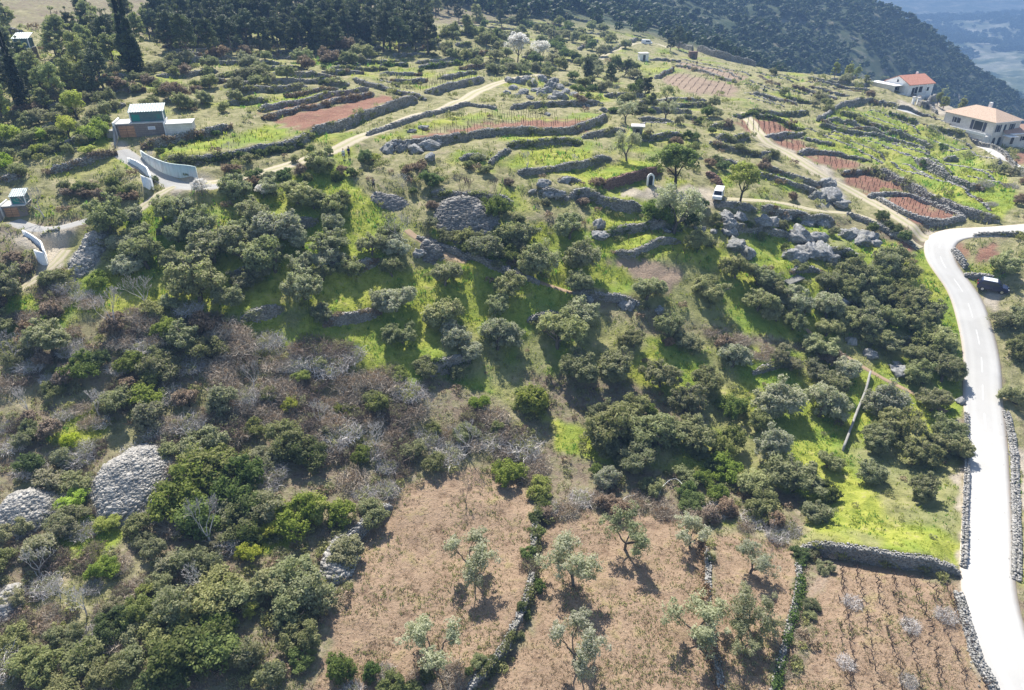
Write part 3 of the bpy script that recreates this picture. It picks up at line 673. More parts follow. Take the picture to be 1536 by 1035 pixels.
def plain(name, c, rough=.7, spec=.2, var=.12, sc=1.5, metal=0.0, bump=.15):
    s = NT(name); p = s.obj(); n = s.noise(sc, 4, .6, p)
    a = tuple(x*(1-var) for x in c); b = tuple(min(1, x*(1+var)) for x in c)
    col = s.mix(s.mr(n, .3, .7), a, b)
    return s.pbr(col, rough, spec, s.bump(s.noise(sc*6, 3, .6, p), bump, .02), metal)
M['white'] = plain('white_plaster', (.84, .83, .80), .8)
M['whitecon'] = None
def stained():
    s = NT('stained_white_concrete'); p = s.obj()
    mp = s.n('ShaderNodeMapping'); mp.inputs['Scale'].default_value = (1.4, 1.4, .12); s.set(mp.inputs['Vector'], p)
    n = s.noise(2.5, 4, .65, mp.outputs[0]); n2 = s.noise(.35, 3, .5, p)
    col = s.mix(s.mr(n, .5, .72), (.56, .58, .55), (.28, .28, .24)); col = s.mix(s.mr(n2, .45, .62, 0, .7), col, (.42, .55, .52))
    return s.pbr(col, .85, .15, s.bump(n, .2, .02))
M['whitecon'] = stained()
M['greycon'] = plain('grey_concrete', (.31, .30, .275), .9, .15, .2)
M['slab'] = plain('pale_slab', (.58, .56, .52), .9, .15, .18, .8)
M['glass_shade'] = plain('window_glass_and_shade', (.03, .035, .045), .15, .5, .1)  # dark glass, also used as painted shade in open doorways
M['darkwood'] = plain('dark_wood', (.09, .055, .035), .7)
M['shutter'] = plain('dark_shutter', (.07, .075, .10), .6)
def tiles(name, c1, c2):
    s = NT(name); p = s.obj()
    wv = s.n('ShaderNodeTexWave'); wv.bands_direction = 'X'; wv.inputs['Scale'].default_value = 3.2; wv.inputs['Distortion'].default_value = .6; s.set(wv.inputs['Vector'], p)
    n = s.noise(2.2, 4, .7, p)
    col = s.mix(s.mr(n, .3, .7), c1, c2); col = s.mix(s.math('MULTIPLY', wv.outputs[1], .25), col, tuple(x*.6 for x in c1))
    return s.pbr(col, .85, .15, s.bump(wv.outputs[1], .6, .06))
M['rooftile'] = tiles('red_roof_tiles', (.50, .22, .15), (.68, .34, .24))
M['roofbeige'] = tiles('beige_roof_tiles', (.50, .36, .26), (.66, .50, .38))
M['rooftan'] = tiles('tan_roof_tiles', (.46, .28, .20), (.60, .40, .30))
def corrugated():
    s = NT('corrugated_sheet'); p = s.obj()
    wv = s.n('ShaderNodeTexWave'); wv.bands_direction = 'X'; wv.inputs['Scale'].default_value = .62; s.set(wv.inputs['Vector'], p)
    n = s.noise(1.5, 4, .7, p)
    col = s.mix(s.mr(n, .45, .7), (.62, .68, .66), (.42, .47, .44)); col = s.mix(s.mr(wv.outputs[1], .2, .6), (.22, .27, .26), col)
    return s.pbr(col, .5, .3, s.bump(wv.outputs[1], .8, .08))
M['corr'] = corrugated()
def blockwall(name, c1, c2, mortar):
    s = NT(name); p = s.n('ShaderNodeTexCoord').outputs['Object']
    sx = s.n('ShaderNodeSeparateXYZ'); s.set(sx.inputs[0], p); cb = s.n('ShaderNodeCombineXYZ'); s.set(cb.inputs[0], s.math('ADD', sx.outputs[0], sx.outputs[1])); s.set(cb.inputs[1], sx.outputs[2])
    b = s.n('ShaderNodeTexBrick'); s.set(b.inputs['Vector'], cb.outputs[0]); b.inputs['Scale'].default_value = 1.0
    b.inputs['Brick Width'].default_value = .9; b.inputs['Row Height'].default_value = .42; b.inputs['Mortar Size'].default_value = .035
    b.inputs['Color1'].default_value = (*c1, 1); b.inputs['Color2'].default_value = (*c2, 1); b.inputs['Mortar'].default_value = (*mortar, 1)
    n = s.noise(1.1, 4, .6, p); col = s.mix(s.mr(n, .4, .75, 0, .5), b.outputs[0], tuple(x*.6 for x in c1))
    return s.pbr(col, .9, .1, s.bump(b.outputs[1], -.4, .03))
M['orange_block'] = blockwall('orange_blocks', (.50, .27, .15), (.58, .33, .20), (.30, .20, .13))
M['grey_block'] = blockwall('grey_blocks', (.24, .20, .18), (.29, .25, .22), (.18, .15, .14))
M['house_stone'] = blockwall('house_stone', (.68, .65, .59), (.76, .73, .67), (.60, .57, .52))
def teal():
    s = NT('weathered_teal_boards'); p = s.obj(); n = s.noise(1.3, 4, .7, p)
    col = s.ramp(n, [(.35, (.045, .20, .17)), (.5, (.12, .16, .16)), (.65, (.07, .15, .15))])
    return s.pbr(col, .7, .3)
M['teal'] = teal()
M['carblue'] = plain('dark_blue_paint', (.012, .017, .055), .25, .6, .05, bump=0)
M['carwhite'] = plain('white_paint', (.80, .80, .80), .3, .5, .03, bump=0)
M['tyre'] = plain('tyre_rubber', (.02, .02, .02), .85)
M['rim'] = plain('alloy', (.5, .5, .52), .3, .5, .05, metal=.8)
M['lamp'] = plain('lamp_glass', (.75, .76, .78), .2, .5, .05)
M['tail'] = plain('tail_lamp_red', (.45, .02, .02), .3, .5, .05)
M['hose'] = plain('white_hose', (.75, .75, .72), .5)
# ------------------------------------------------------------------ ground colours
def ground_mat():
    s = NT('hillside_ground'); p = s.pos()
    A = s.attr('ma'); B = s.attr('mb')
    sa = s.n('ShaderNodeSeparateColor'); s.set(sa.inputs[0], A.outputs['Color'])
    sb = s.n('ShaderNodeSeparateColor'); s.set(sb.inputs[0], B.outputs['Color'])
    big = s.noise(.12, 3, .6, p); mid = s.noise(.7, 4, .65, p); fine = s.noise(4.5, 4, .7, p); vf = s.noise(14, 3, .7, p)
    litter = s.ramp(mid, [(.3, (.10, .075, .055)), (.45, (.22, .175, .12)), (.56, (.19, .18, .09)), (.7, (.36, .30, .21))])
    litter = s.mix(s.mr(fine, .45, .75), litter, (.24, .20, .15))
    gr = s.ramp(mid, [(.28, (.12, .155, .022)), (.42, (.225, .255, .04)), (.56, (.34, .355, .065)), (.72, (.37, .335, .13))])
    gr = s.mix(s.mr(big, .42, .62, 0, .75), gr, (.14, .235, .035))
    gr = s.mix(s.mr(fine, .5, .8, 0, .5), gr, (.38, .39, .11))
    slope = s.ramp(mid, [(.3, (.12, .115, .06)), (.45, (.23, .22, .10)), (.58, (.32, .29, .16)), (.72, (.38, .31, .20))])
    slope = s.mix(s.mr(fine, .5, .75, 0, .6), slope, (.16, .15, .09))
    dry = s.ramp(mid, [(.3, (0.155, 0.101, 0.065)), (.43, (0.271, 0.189, 0.126)), (.55, (0.328, 0.233, 0.156)), (.66, (0.296, 0.242, 0.114)), (.78, (0.180, 0.171, 0.068))])
    dry = s.mix(s.mr(s.noise(.35, 4, .6, p), .5, .66, 0, .6), dry, (0.196, 0.134, 0.092)); dry = s.mix(s.mr(fine, .42, .7, 0, .55), dry, (0.369, 0.275, 0.191)); dry = s.mix(s.mr(vf, .55, .75, 0, .6), dry, (0.140, 0.090, 0.057))
    red = s.mix(s.mr(fine, .3, .7), (.189, .095, .065), (.318, .172, .120)); red = s.mix(s.mr(vf, .5, .75, 0, .6), red, (.120, .065, .047)); red = s.mix(s.mr(mid, .5, .7, 0, .4), red, (.292, .224, .129))
    earth = s.mix(s.mr(fine, .3, .7), (.241, .172, .120), (.378, .292, .215)); earth = s.mix(s.mr(vf, .52, .75, 0, .5), earth, (.138, .095, .069))
    pale = s.mix(s.mr(mid, .3, .7), (.344, .297, .232), (.499, .439, .344))
    rock = s.mix(s.mr(fine, .3, .7), (.20, .195, .18), (.46, .44, .41))
    hill = s.ramp(s.noise(.06, 4, .65, p), [(.35, (.035, .055, .028)), (.55, (.07, .085, .045)), (.68, (.22, .20, .15))])
    vn = s.n('ShaderNodeTexVoronoi'); vn.inputs['Scale'].default_value = .009; vn.inputs['Randomness'].default_value = .9; s.set(vn.inputs['Vector'], p)
    svc = s.n('ShaderNodeSeparateColor'); s.set(svc.inputs[0], vn.outputs['Color'])
    valley = s.ramp(s.noise(.016, 6, .7, p), [(.36, (.05, .08, .045)), (.5, (.15, .17, .10)), (.64, (.42, .40, .32))])
    valley = s.mix(s.mr(svc.outputs[0], .6, .85, 0, .4), valley, (.42, .40, .34))
    c = litter
    c = s.mix(B.outputs['Alpha'], c, slope)
    c = s.mix(sa.outputs[0], c, gr); c = s.mix(sa.outputs[1], c, dry); c = s.mix(sa.outputs[2], c, red)
    c = s.mix(A.outputs['Alpha'], c, earth)
    c = s.mix(sb.outputs[0], c, pale); c = s.mix(sb.outputs[1], c, rock)
    hv = s.mix(s.mr(s.n('ShaderNodeSeparateXYZ', i_0=p).outputs[1], 1000, 1300), hill, valley)
    c = s.mix(sb.outputs[2], c, hv)
    hgt = s.math('ADD', s.math('MULTIPLY', mid, 1.2), s.math('ADD', s.math('MULTIPLY', fine, .5), s.math('MULTIPLY', vf, .2)))
    return s.pbr(c, .95, .1, s.bump(hgt, .9, .35))
M['ground'] = ground_mat()
def road_mat():
    s = NT('pale_asphalt'); p = s.pos()
    n1 = s.noise(.25, 3, .6, p); n2 = s.noise(25, 3, .6, p); n3 = s.noise(1.3, 4, .7, p)
    ac = s.math('ABSOLUTE', s.attr('across').outputs['Fac'])
    col = s.mix(s.mr(n1, .35, .65), (0.413, 0.399, 0.371), (0.469, 0.454, 0.427)); col = s.mix(s.mr(n2, .3, .7, 0, .25), col, (0.440, 0.430, 0.413))
    pn = s.noise(.09, 2, .4, p); col = s.mix(s.mr(pn, .52, .54, 0, .35), col, (0.367, 0.357, 0.339))
    vc = s.n('ShaderNodeTexVoronoi'); vc.feature = 'DISTANCE_TO_EDGE'; vc.inputs['Scale'].default_value = .35; s.set(vc.inputs['Vector'], p)
    col = s.mix(s.mr(vc.outputs[0], .004, .012, .1, 0), col, (0.303, 0.294, 0.285))
    tr = s.math('MULTIPLY', s.mr(s.math('ABSOLUTE', s.math('SUBTRACT', ac, .5)), .05, .2, 1, 0), .28)
    col = s.mix(tr, col, (0.522, 0.515, 0.486))
    col = s.mix(s.math('MULTIPLY', s.mr(s.math('ADD', ac, s.math('MULTIPLY', n3, .25)), .98, 1.12), .8), col, (0.459, 0.377, 0.294))
    return s.pbr(col, .75, .25, s.bump(n2, .2, .01))
M['road'] = road_mat()
def track_mat(name, rut, mid_, edge):
    s = NT(name); p = s.pos(); n = s.noise(1.5, 4, .7, p); f = s.noise(8, 3, .7, p)
    ac = s.math('ABSOLUTE', s.attr('across').outputs['Fac'])
    a = s.math('ADD', ac, s.mr(n, .3, .7, -.14, .14))
    col = s.mix(s.mr(a, .12, .3), mid_, rut); col = s.mix(s.mr(a, .72, .95), col, edge)
    col = s.mix(s.mr(f, .4, .75, 0, .45), col, tuple(x*.62 for x in rut))
    return s.pbr(col, .95, .1, s.bump(f, .5, .04))
M['track'] = track_mat('dirt_track', (.447, .387, .284), (.344, .327, .181), (.258, .249, .120))
M['foot'] = track_mat('brown_footpath', (.361, .258, .172), (.378, .275, .181), (.241, .206, .120))
M['concrete'] = track_mat('concrete_track', (.361, .353, .331), (.327, .318, .301), (.378, .344, .284))
M['white_track'] = track_mat('white_drive', (.499, .490, .473), (.482, .473, .456), (.516, .490, .430))
M['paint'] = plain('white_road_paint', (.66, .655, .64), .7)
# ------------------------------------------------------------------ what grows or lies where (photo traced patches)
GXr = GX.ravel(); GYr = GY.ravel(); GZr = GZ.ravel()
near = np.where(GYr < 430)[0]
px, py, dep = proj(GXr[near], GYr[near], GZr[near])
jx = (fbm(GXr[near]/2.2, GYr[near]/2.2, 21, 3)-.5)*2; jy = (fbm(GXr[near]/2.2, GYr[near]/2.2, 31, 3)-.5)*2
px = px+jx*1.6*FPX/dep; py = py+jy*1.1*FPX/dep
N = len(GXr)
ch = {k: np.zeros(N, np.float32) for k in 'gdreslpkh'}
loc = {k: np.zeros(len(near), np.float32) for k in 'gdreslpk'}
loc['l'][:] = 1
for row in PATCH:
    ty, pts = row.split(' ', 1); poly = P(pts)
    m = (px > poly[:, 0].min()) & (px < poly[:, 0].max()) & (py > poly[:, 1].min()) & (py < poly[:, 1].max())
    ii = np.where(m)[0]; q = ii[inpoly(poly, px[ii], py[ii])]
    for k in loc: loc[k][q] = 1.0 if k == ty else 0.0
yf = GYr[near]; sm = sstep((yf-115)/60)*loc['g']*(.25+.5*vnoise(GXr[near]/4, yf/4, 66))*np.where(px > 1220, .35, 1); loc['g'] -= sm; loc['s'] += sm
nb = fbm(GXr[near]/7, GYr[near]/7, 77, 3); nb = np.where((px > 1215) & (py < 330), .47+.25*(nb-.5), nb)
sm = np.clip((nb-.52)*7, 0, 1)*loc['g']*.7; loc['g'] -= sm; loc['s'] += sm
sm = np.clip((nb-.55)*8, 0, 1)*loc['l']*.6; loc['l'] -= sm; loc['s'] += sm
sm = np.clip((.42-nb)*8, 0, 1)*loc['s']*.8; loc['s'] -= sm; loc['g'] += sm
for k in loc: ch[k][near] = loc[k]
hfac = sstep((GYr-330)/90); ch['h'] = hfac.astype(np.float32)
ch['s'][GYr >= 430] = 1
def blur(a):
    a = a.reshape(NR, NC).copy()
    a[1:-1] = .25*a[:-2]+.5*a[1:-1]+.25*a[2:]; a[:, 1:-1] = .25*a[:, :-2]+.5*a[:, 1:-1]+.25*a[:, 2:]
    return a.ravel()
ma = np.stack([blur(ch[k]) for k in 'gdre'], 1)
mb = np.stack([blur(ch['p']), blur(ch['k']), ch['h'], blur(ch['s'])], 1)
idx = np.arange(NR*NC).reshape(NR, NC)
F = np.stack([idx[:-1, :-1], idx[:-1, 1:], idx[1:, 1:], idx[1:, :-1]], -1).reshape(-1, 4)
gme = mesh_np('ground', np.stack([GX, GY, GZ], -1).reshape(-1, 3), F, M['ground'], True,
              {'ma': ('POINT', 'FLOAT_COLOR', ma), 'mb': ('POINT', 'FLOAT_COLOR', mb)})
tag(link('ground', gme), kind='structure')
def ground_type(X, Y):
    v = np.clip(np.log(np.maximum(Y, Y0)/Y0)/KR+.5, 0, NR-1).astype(int); u = np.clip((X/Wd(Y)+1)/2*(NC-1)+.5, 0, NC-1).astype(int)
    k = v*NC+u
    return {a: ch[a][k] for a in 'gdreslpk'}
# ------------------------------------------------------------------ ribbons: road, markings, tracks
def ribbon(line3, half, mat, name, n=7, dz=0.05, follow=False, skirt=0.0):
    l = line3; t = np.gradient(l[:, :2], axis=0); t /= np.linalg.norm(t, axis=1)[:, None]
    nn = np.stack([-t[:, 1], t[:, 0]], 1)
    s = np.linspace(-1, 1, n)
    X = l[:, None, 0]+nn[:, None, 0]*s*half; Y = l[:, None, 1]+nn[:, None, 1]*s*half
    if follow: Z = H(X, Y)+dz*(1-s**6)[None]
    else: Z = np.repeat(l[:, 2:3], n, 1)+dz+0.04*(1-s**2)[None]
    ac = np.repeat(s[None], len(l), 0)
    if skirt:
        X = np.concatenate([X[:, :1], X, X[:, -1:]], 1); Y = np.concatenate([Y[:, :1], Y, Y[:, -1:]], 1)
        Z = np.concatenate([Z[:, :1]-skirt, Z, Z[:, -1:]-skirt], 1); ac = np.concatenate([ac[:, :1], ac, ac[:, -1:]], 1); n += 2
    i = np.arange(len(l)*n).reshape(len(l), n)
    F = np.stack([i[:-1, 1:], i[:-1, :-1], i[1:, :-1], i[1:, 1:]], -1).reshape(-1, 4)
    return mesh_np(name, np.stack([X, Y, Z], -1).reshape(-1, 3), F, mat, True, {'across': ('POINT', 'FLOAT', ac)})
tag(link('road', ribbon(RL, ROADW/2, M['road'], 'road', 9, 0.0, skirt=.25)), kind='structure')
cum = np.r_[0, np.cumsum(np.linalg.norm(np.diff(RL, axis=0), axis=1))]
vs, fs = [], []
s = 4.0
while s < cum[-1]-4:
    q = np.linspace(s, s+3.2, 5); c = np.stack([np.interp(q, cum, RL[:, k]) for k in range(3)], 1)
    t = np.gradient(c[:, :2], axis=0); t /= np.linalg.norm(t, axis=1)[:, None]; nn = np.stack([-t[:, 1], t[:, 0]], 1)*.055
    b = sum(len(v) for v in vs)
    a1 = c.copy(); a1[:, :2] += nn; a2 = c.copy(); a2[:, :2] -= nn; a1[:, 2] += .046; a2[:, 2] += .046
    vs += [a1, a2]
    for i in range(4): fs.append((b+i, b+5+i, b+6+i, b+1+i))
    s += 6.0
tag(link('road_markings', mesh_np('road_markings', np.vstack(vs), np.array(fs), M['paint'])), kind='structure')
MT = {'track': ('dirt_track', 'track'), 'foot': ('footpath', 'foot'), 'concrete': ('concrete_track', 'concrete'), 'white': ('white_drive', 'white_track')}
for kind, wdt, g in TR:
    nm, mk = MT[kind]
    tag(link(nm, ribbon(resample(g, .4, False), wdt/2, M[mk], nm, 9, .07, follow=True)), kind='structure')
# ------------------------------------------------------------------ stones and walls
BOXF = np.array([[0, 3, 2, 1], [4, 5, 6, 7], [0, 1, 5, 4], [1, 2, 6, 5], [2, 3, 7, 6], [3, 0, 4, 7]])
BOXV = np.array([[-1, -1, -1], [1, -1, -1], [1, 1, -1], [-1, 1, -1], [-1, -1, 1], [1, -1, 1], [1, 1, 1], [-1, 1, 1]], float)*.5
def stones(C, Sz, A, r, jit=.22):
    """C centres (n,3), Sz sizes (n,3), A yaw (n) -> V,F,tone of jittered blocks"""
    n = len(C); v = BOXV[None]*(1+r.uniform(-jit, jit, (n, 8, 3)))
    v = v*Sz[:, None, :]
    tz = r.normal(0, .14, n); v[:, :, 2] += v[:, :, 0]*tz[:, None]
    c, s = np.cos(A)[:, None], np.sin(A)[:, None]
    x = v[:, :, 0]*c-v[:, :, 1]*s; y = v[:, :, 0]*s+v[:, :, 1]*c
    v = np.stack([x, y, v[:, :, 2]], -1)+C[:, None, :]
    F = (BOXF[None]+8*np.arange(n)[:, None, None]).reshape(-1, 4)
    t = np.repeat(r.random(n), 6)
    return v.reshape(-1, 3), F, t
def leaf_quads(C, r, size, aspect=1.7, up=.0, outdir=None, mixo=.5):
    n = len(C)
    d = r.normal(size=(n, 3))
    if outdir is not None: d = d*(1-mixo)+outdir*mixo*1.5
    d[:, 2] += up
    d /= np.linalg.norm(d, axis=1)[:, None]+1e-9
    a = np.cross(d, r.normal(size=(n, 3))); a /= np.linalg.norm(a, axis=1)[:, None]+1e-9
    b = np.cross(d, a)
    s = size*r.uniform(.6, 1.35, n)
    a = a*(s*aspect/2)[:, None]; b = b*(s/2)[:, None]
    return np.stack([C-a, C-b*.9+a*.1, C+a, C+b*.9+a*.1], 1)
def wall_mesh(g, h, kind, style, sgn, dist, r, org):
    t = np.gradient(g, axis=0); t /= np.linalg.norm(t, axis=1)[:, None]+1e-9
    nn = np.stack([-t[:, 1], t[:, 0]], 1)*(sgn if sgn else 1)       # uphill side
    seg = np.r_[0, np.cumsum(np.linalg.norm(np.diff(g, axis=0), axis=1))]; L = seg[-1]
    th = .5 if kind == 'f' else .42
    ss = float(np.clip(dist*.0024, .16, .45))*(1.1 if style == 'w' else 1)
    def at(a, off):
        x = np.interp(a, seg, g[:, 0])+np.interp(a, seg, nn[:, 0])*off
        y = np.interp(a, seg, g[:, 1])+np.interp(a, seg, nn[:, 1])*off
        ang = np.arctan2(np.interp(a, seg, t[:, 1]), np.interp(a, seg, t[:, 0]))
        return x, y, ang
    q = np.linspace(0, L, max(4, int(L/.5)))
    fx, fy, _ = at(q, -.42); bx, by, _ = at(q, .5)
    foot = H(fx, fy); back = H(bx, by)
    gap = .80+.35*vnoise(q*.45, q*0, int(r.integers(1e6)))
    endf = np.clip(np.minimum(q, L-q)/1.2+.35, 0, 1)
    if kind == 'r': top = np.maximum(back+.12, foot+h*.55)*1.0+(gap-1)*.35; top = foot+(top-foot)*endf
    else: top = np.maximum(foot, back)+h*gap*endf
    top = np.convolve(np.pad(top, 1, 'edge'), [.25, .5, .25], 'valid')
    low = np.minimum(foot, back) if kind == 'f' else foot
    Cs, Ss, As = [], [], []
    rows_ = int(np.ceil((top-low).max()/(ss*.62)))+1
    for face in ((-1,) if kind == 'r' else (-1, 1)):
        for k in range(rows_):
            n = max(2, int(L/ss)); a = (np.arange(n)+.5*(k % 2)+r.uniform(-.25, .25, n))*L/n; a = np.clip(a, 0, L)
            f0 = np.interp(a, q, low); tp = np.interp(a, q, top); z = f0-.1+(k+.5)*ss*.62
            m = z < tp-.05; a, z = a[m], z[m]
            if not len(a): continue
            x, y, ang = at(a, face*(th/2)+r.normal(0, .035, len(a)))
            Cs.append(np.stack([x, y, z+r.normal(0, .02, len(a))], 1)); Ss.append(np.stack([ss*r.uniform(.7, 1.25, len(a)), np.full(len(a), th*.55), ss*.62*r.uniform(.75, 1.2, len(a))], 1)); As.append(ang+r.normal(0, .12, len(a)))
    for off in (-.13, .13):
        n = max(2, int(L/(ss*1.05))); a = (np.arange(n)+r.uniform(.1, .9, n))*L/n
        x, y, ang = at(a, off+r.normal(0, .05, n)); z = np.interp(a, q, top)-.02+r.normal(0, .05, n)
        Cs.append(np.stack([x, y, z], 1)); Ss.append(np.stack([ss*r.uniform(.4, 1.4, n), ss*r.uniform(.5, 1.2, n), ss*.6*r.uniform(.4, 1.3, n)], 1)); As.append(ang+r.normal(0, .5, n))
    if kind == 'f' or style == 'w':    # fallen stones by the foot
        n = int(L*.7); a = r.uniform(0, L, n); x, y, ang = at(a, -th/2-r.exponential(.35, n))
        Cs.append(np.stack([x, y, H(x, y)+.03], 1)); Ss.append(ss*r.uniform(.35, .8, (n, 3))); As.append(r.uniform(0, 6, n))
    V, F, tn = stones(np.vstack(Cs), np.vstack(Ss), np.concatenate(As), r)
    # rubble core
    xo, yo, _ = at(q, -th*.32); xi, yi, _ = at(q, th*.32)
    cv = np.concatenate([np.stack([xo, yo, low-.3], 1), np.stack([xo, yo, top-.08], 1), np.stack([xi, yi, top-.08], 1), np.stack([xi, yi, low-.3], 1)])
    m = len(q); cf = []
    for i in range(m-1):
        for k in range(3): cf.append((k*m+i, k*m+i+1, (k+1)*m+i+1, (k+1)*m+i))
    cf = np.array(cf)+len(V)
    V = np.vstack([V, cv])-org; F = np.vstack([F, cf]); tn = np.r_[tn, np.zeros(len(cf))]
    me = mesh_np('dry_stone_wall', V, F, M[{'g': 'stone_g', 'w': 'stone_w', 'b': 'stone_b', 'o': 'stone_g'}[style]], False, {'tone': ('FACE', 'FLOAT', tn)})
    return me, (q, at, foot, top, L)
for h, kind, style, g, label, sgn, dist in WL:
    r = np.random.default_rng(int(abs(g[0, 0]*100+g[0, 1]*10)) % 100000)
    mid = g[len(g)//2]; org = np.array([mid[0], mid[1], float(H(mid[0], mid[1]))])
    me, (q, at, foot, top, L) = wall_mesh(g, h, kind, style, sgn, dist, r, org)
    if style == 'o' or (style == 'g' and kind == 'r'):
        root = empty('dry_stone_wall', org); tag(root, label, 'stone wall', 'dry stone terrace walls', 'thing')
        link('stonework', me, root)
        dens = 1.0 if style == 'o' else .22
        n = int(L*260*dens/max(1, dist/90)**1.2); nc = max(2, int(L*1.3*dens))
        ca = r.uniform(0, L, nc); cz = r.uniform(.2, 1.1, nc); cr = r.uniform(.25, .6, nc)*(1 if style == 'o' else .8)
        k = r.integers(0, nc, n); x, y, _ = at(np.clip(ca[k]+r.normal(0, 1, n)*cr[k], 0, L), -.2+r.normal(0, .5, n)*cr[k])
        ft = np.interp(ca[k], q, foot); tp = np.interp(ca[k], q, top)
        z = ft+(tp-ft)*cz[k]+r.normal(0, .4, n)*cr[k]; z = np.maximum(z, ft+.05)
        sz = .16*max(1, dist/90)
        Q = leaf_quads(np.stack([x, y, z], 1)-org, r, sz, 1.4)
        tn = np.clip(r.normal(.4, .25, n), 0, 1)
        cm = M[['dkgreen', 'olive_dark', 'brownherb', 'greyg'][int(r.integers(0, 4))]] if style == 'o' else M[['greyg', 'drygreen', 'brownherb'][int(r.integers(0, 3))]]
        link('creeper', mesh_np('creeper', Q.reshape(-1, 3), np.arange(n*4).reshape(-1, 4), cm, False, {'tone': ('FACE', 'FLOAT', tn)}), root)
    else:
        o = link('dry_stone_wall', me); o.location = org; tag(o, label, 'stone wall', 'dry stone terrace walls', 'thing')
# ------------------------------------------------------------------ plant kinds (each a few meshes, shared by the copies)
def tube_rings(paths, sides=4):
    """paths: list of (pts (k,3), radii (k)) -> V,F,tone"""
    V, F, T = [], [], []; b = 0
    for p, rad in paths:
        p = np.asarray(p, float); k = len(p); t = np.gradient(p, axis=0); t /= np.linalg.norm(t, axis=1)[:, None]+1e-9
        ref = np.array([.37, .91, .17]); a = np.cross(t, ref); a /= np.linalg.norm(a, axis=1)[:, None]+1e-9; c = np.cross(t, a)
        an = np.arange(sides)*2*math.pi/sides
        ring = p[:, None]+(a[:, None]*np.cos(an)[None, :, None]+c[:, None]*np.sin(an)[None, :, None])*np.asarray(rad)[:, None, None]
        V.append(ring.reshape(-1, 3)); i = np.arange(k*sides).reshape(k, sides)+b
        F.append(np.stack([i[:-1], np.roll(i, -1, 1)[:-1], np.roll(i, -1, 1)[1:], i[1:]], -1).reshape(-1, 4)); b += k*sides
        T.append(np.full((k-1)*sides, random.random()))
    return np.vstack(V), np.vstack(F), np.concatenate(T)
def limb(p0, d, L, r0, r1, r, bend=.25, k=5, rise=0.0):
    d = np.array(d, float); d /= np.linalg.norm(d); p = [np.array(p0, float)]
    for i in range(k):
        d = d+r.normal(0, bend, 3)*.5; d[2] += rise; d /= np.linalg.norm(d); p.append(p[-1]+d*L/k)
    return np.array(p), np.linspace(r0, r1, k+1), d
def branch_tree(r, trunk_h, trunk_r, spread, levels, n0, L0, rise=.05, bend=.3, shrink=.62):
    paths = []; tips = []
    p, rad, d = limb((0, 0, -.3), (r.normal(0, .12), r.normal(0, .12), 1), trunk_h+.3, trunk_r, trunk_r*.8, r, .12); paths.append((p, rad))
    fr = [(p[-1], d, trunk_r*.7, L0)]
    for lv in range(levels):
        nf = []
        for (q, d, rr, L) in fr:
            for i in range(n0 if lv == 0 else int(r.integers(2, 4))):
                a = r.uniform(0, 6.283); sp_ = spread*(1 if lv == 0 else .8)
                o = np.cross(d, r.normal(size=3)); o /= np.linalg.norm(o)+1e-9
                if lv == 0: o = np.array([math.cos(i*6.283/n0+a*.15), math.sin(i*6.283/n0+a*.15), 0])
                dd = d+o*sp_*r.uniform(.7, 1.2)
                p, rad, de = limb(q, dd, L*r.uniform(.75, 1.15), rr*.75, rr*.42, r, bend, 4, rise); paths.append((p, rad))
                nf.append((p[-1], de, rr*.45, L*shrink)); tips.append(p[-1])
                if lv > 0: tips.append(p[2])
        fr = nf
    return paths, np.array(tips)
def cloud(r, centres, radii, per, size, aspect=1.7, up=.2, squash=.8, shell=.65):
    n = len(centres)*per; k = np.repeat(np.arange(len(centres)), per)
    d = r.normal(size=(n, 3)); d /= np.linalg.norm(d, axis=1)[:, None]
    rr = radii[k]*(shell+(1-shell)*r.random(n)**.5)*r.uniform(.7, 1.08, n)
    C = centres[k]+d*rr[:, None]*np.array([1, 1, squash])
    tone = np.clip(r.normal(.5, .18, len(centres))[k]+r.normal(0, .16, n)+d[:, 2]*.12, 0, 1)  # random tone, plus a painted highlight on the top of each clump
    return leaf_quads(C, r, size, aspect, up, d, .45), tone
def leafmesh(name, Q, tone, mat):
    return mesh_np(name, Q.reshape(-1, 3), np.arange(len(Q)*4).reshape(-1, 4), mat, False, {'tone': ('FACE', 'FLOAT', tone)})
def woodmesh(name, paths, mat, sides=4):
    V, F, T = tube_rings(paths, sides); return mesh_np(name, V, F, mat, True, {'tone': ('FACE', 'FLOAT', T)})
def ell_centres(r, n, rx, rz, z0, lo=-.35, fill=.25):
    d = r.normal(size=(n*3, 3)); d /= np.linalg.norm(d, axis=1)[:, None]; d = d[d[:, 2] > lo][:n]
    rad = np.where(r.random(len(d)) < fill, r.uniform(.3, .75, len(d)), r.uniform(.78, 1.0, len(d)))
    lump = .66+.5*vnoise(d[:, 0]*2+5, d[:, 1]*2+d[:, 2]*3+5, int(r.integers(1e5)))
    return d*(rad*lump)[:, None]*np.array([rx, rx, rz])+np.array([0, 0, z0])
KIND = {}       # kind -> list of [(part name, mesh), ...], nominal crown radius, crown centre height
def add_kind(k, variants, rad, zc): KIND[k] = (variants, rad, zc)
def remat(vs, mats):
    out = []
    for parts in vs:
        q = []
        for nm, me in parts:
            if nm in mats: me = me.copy(); me.materials.clear(); me.materials.append(M[mats[nm]])
            q.append((nm, me))
        out.append(q)
    return out
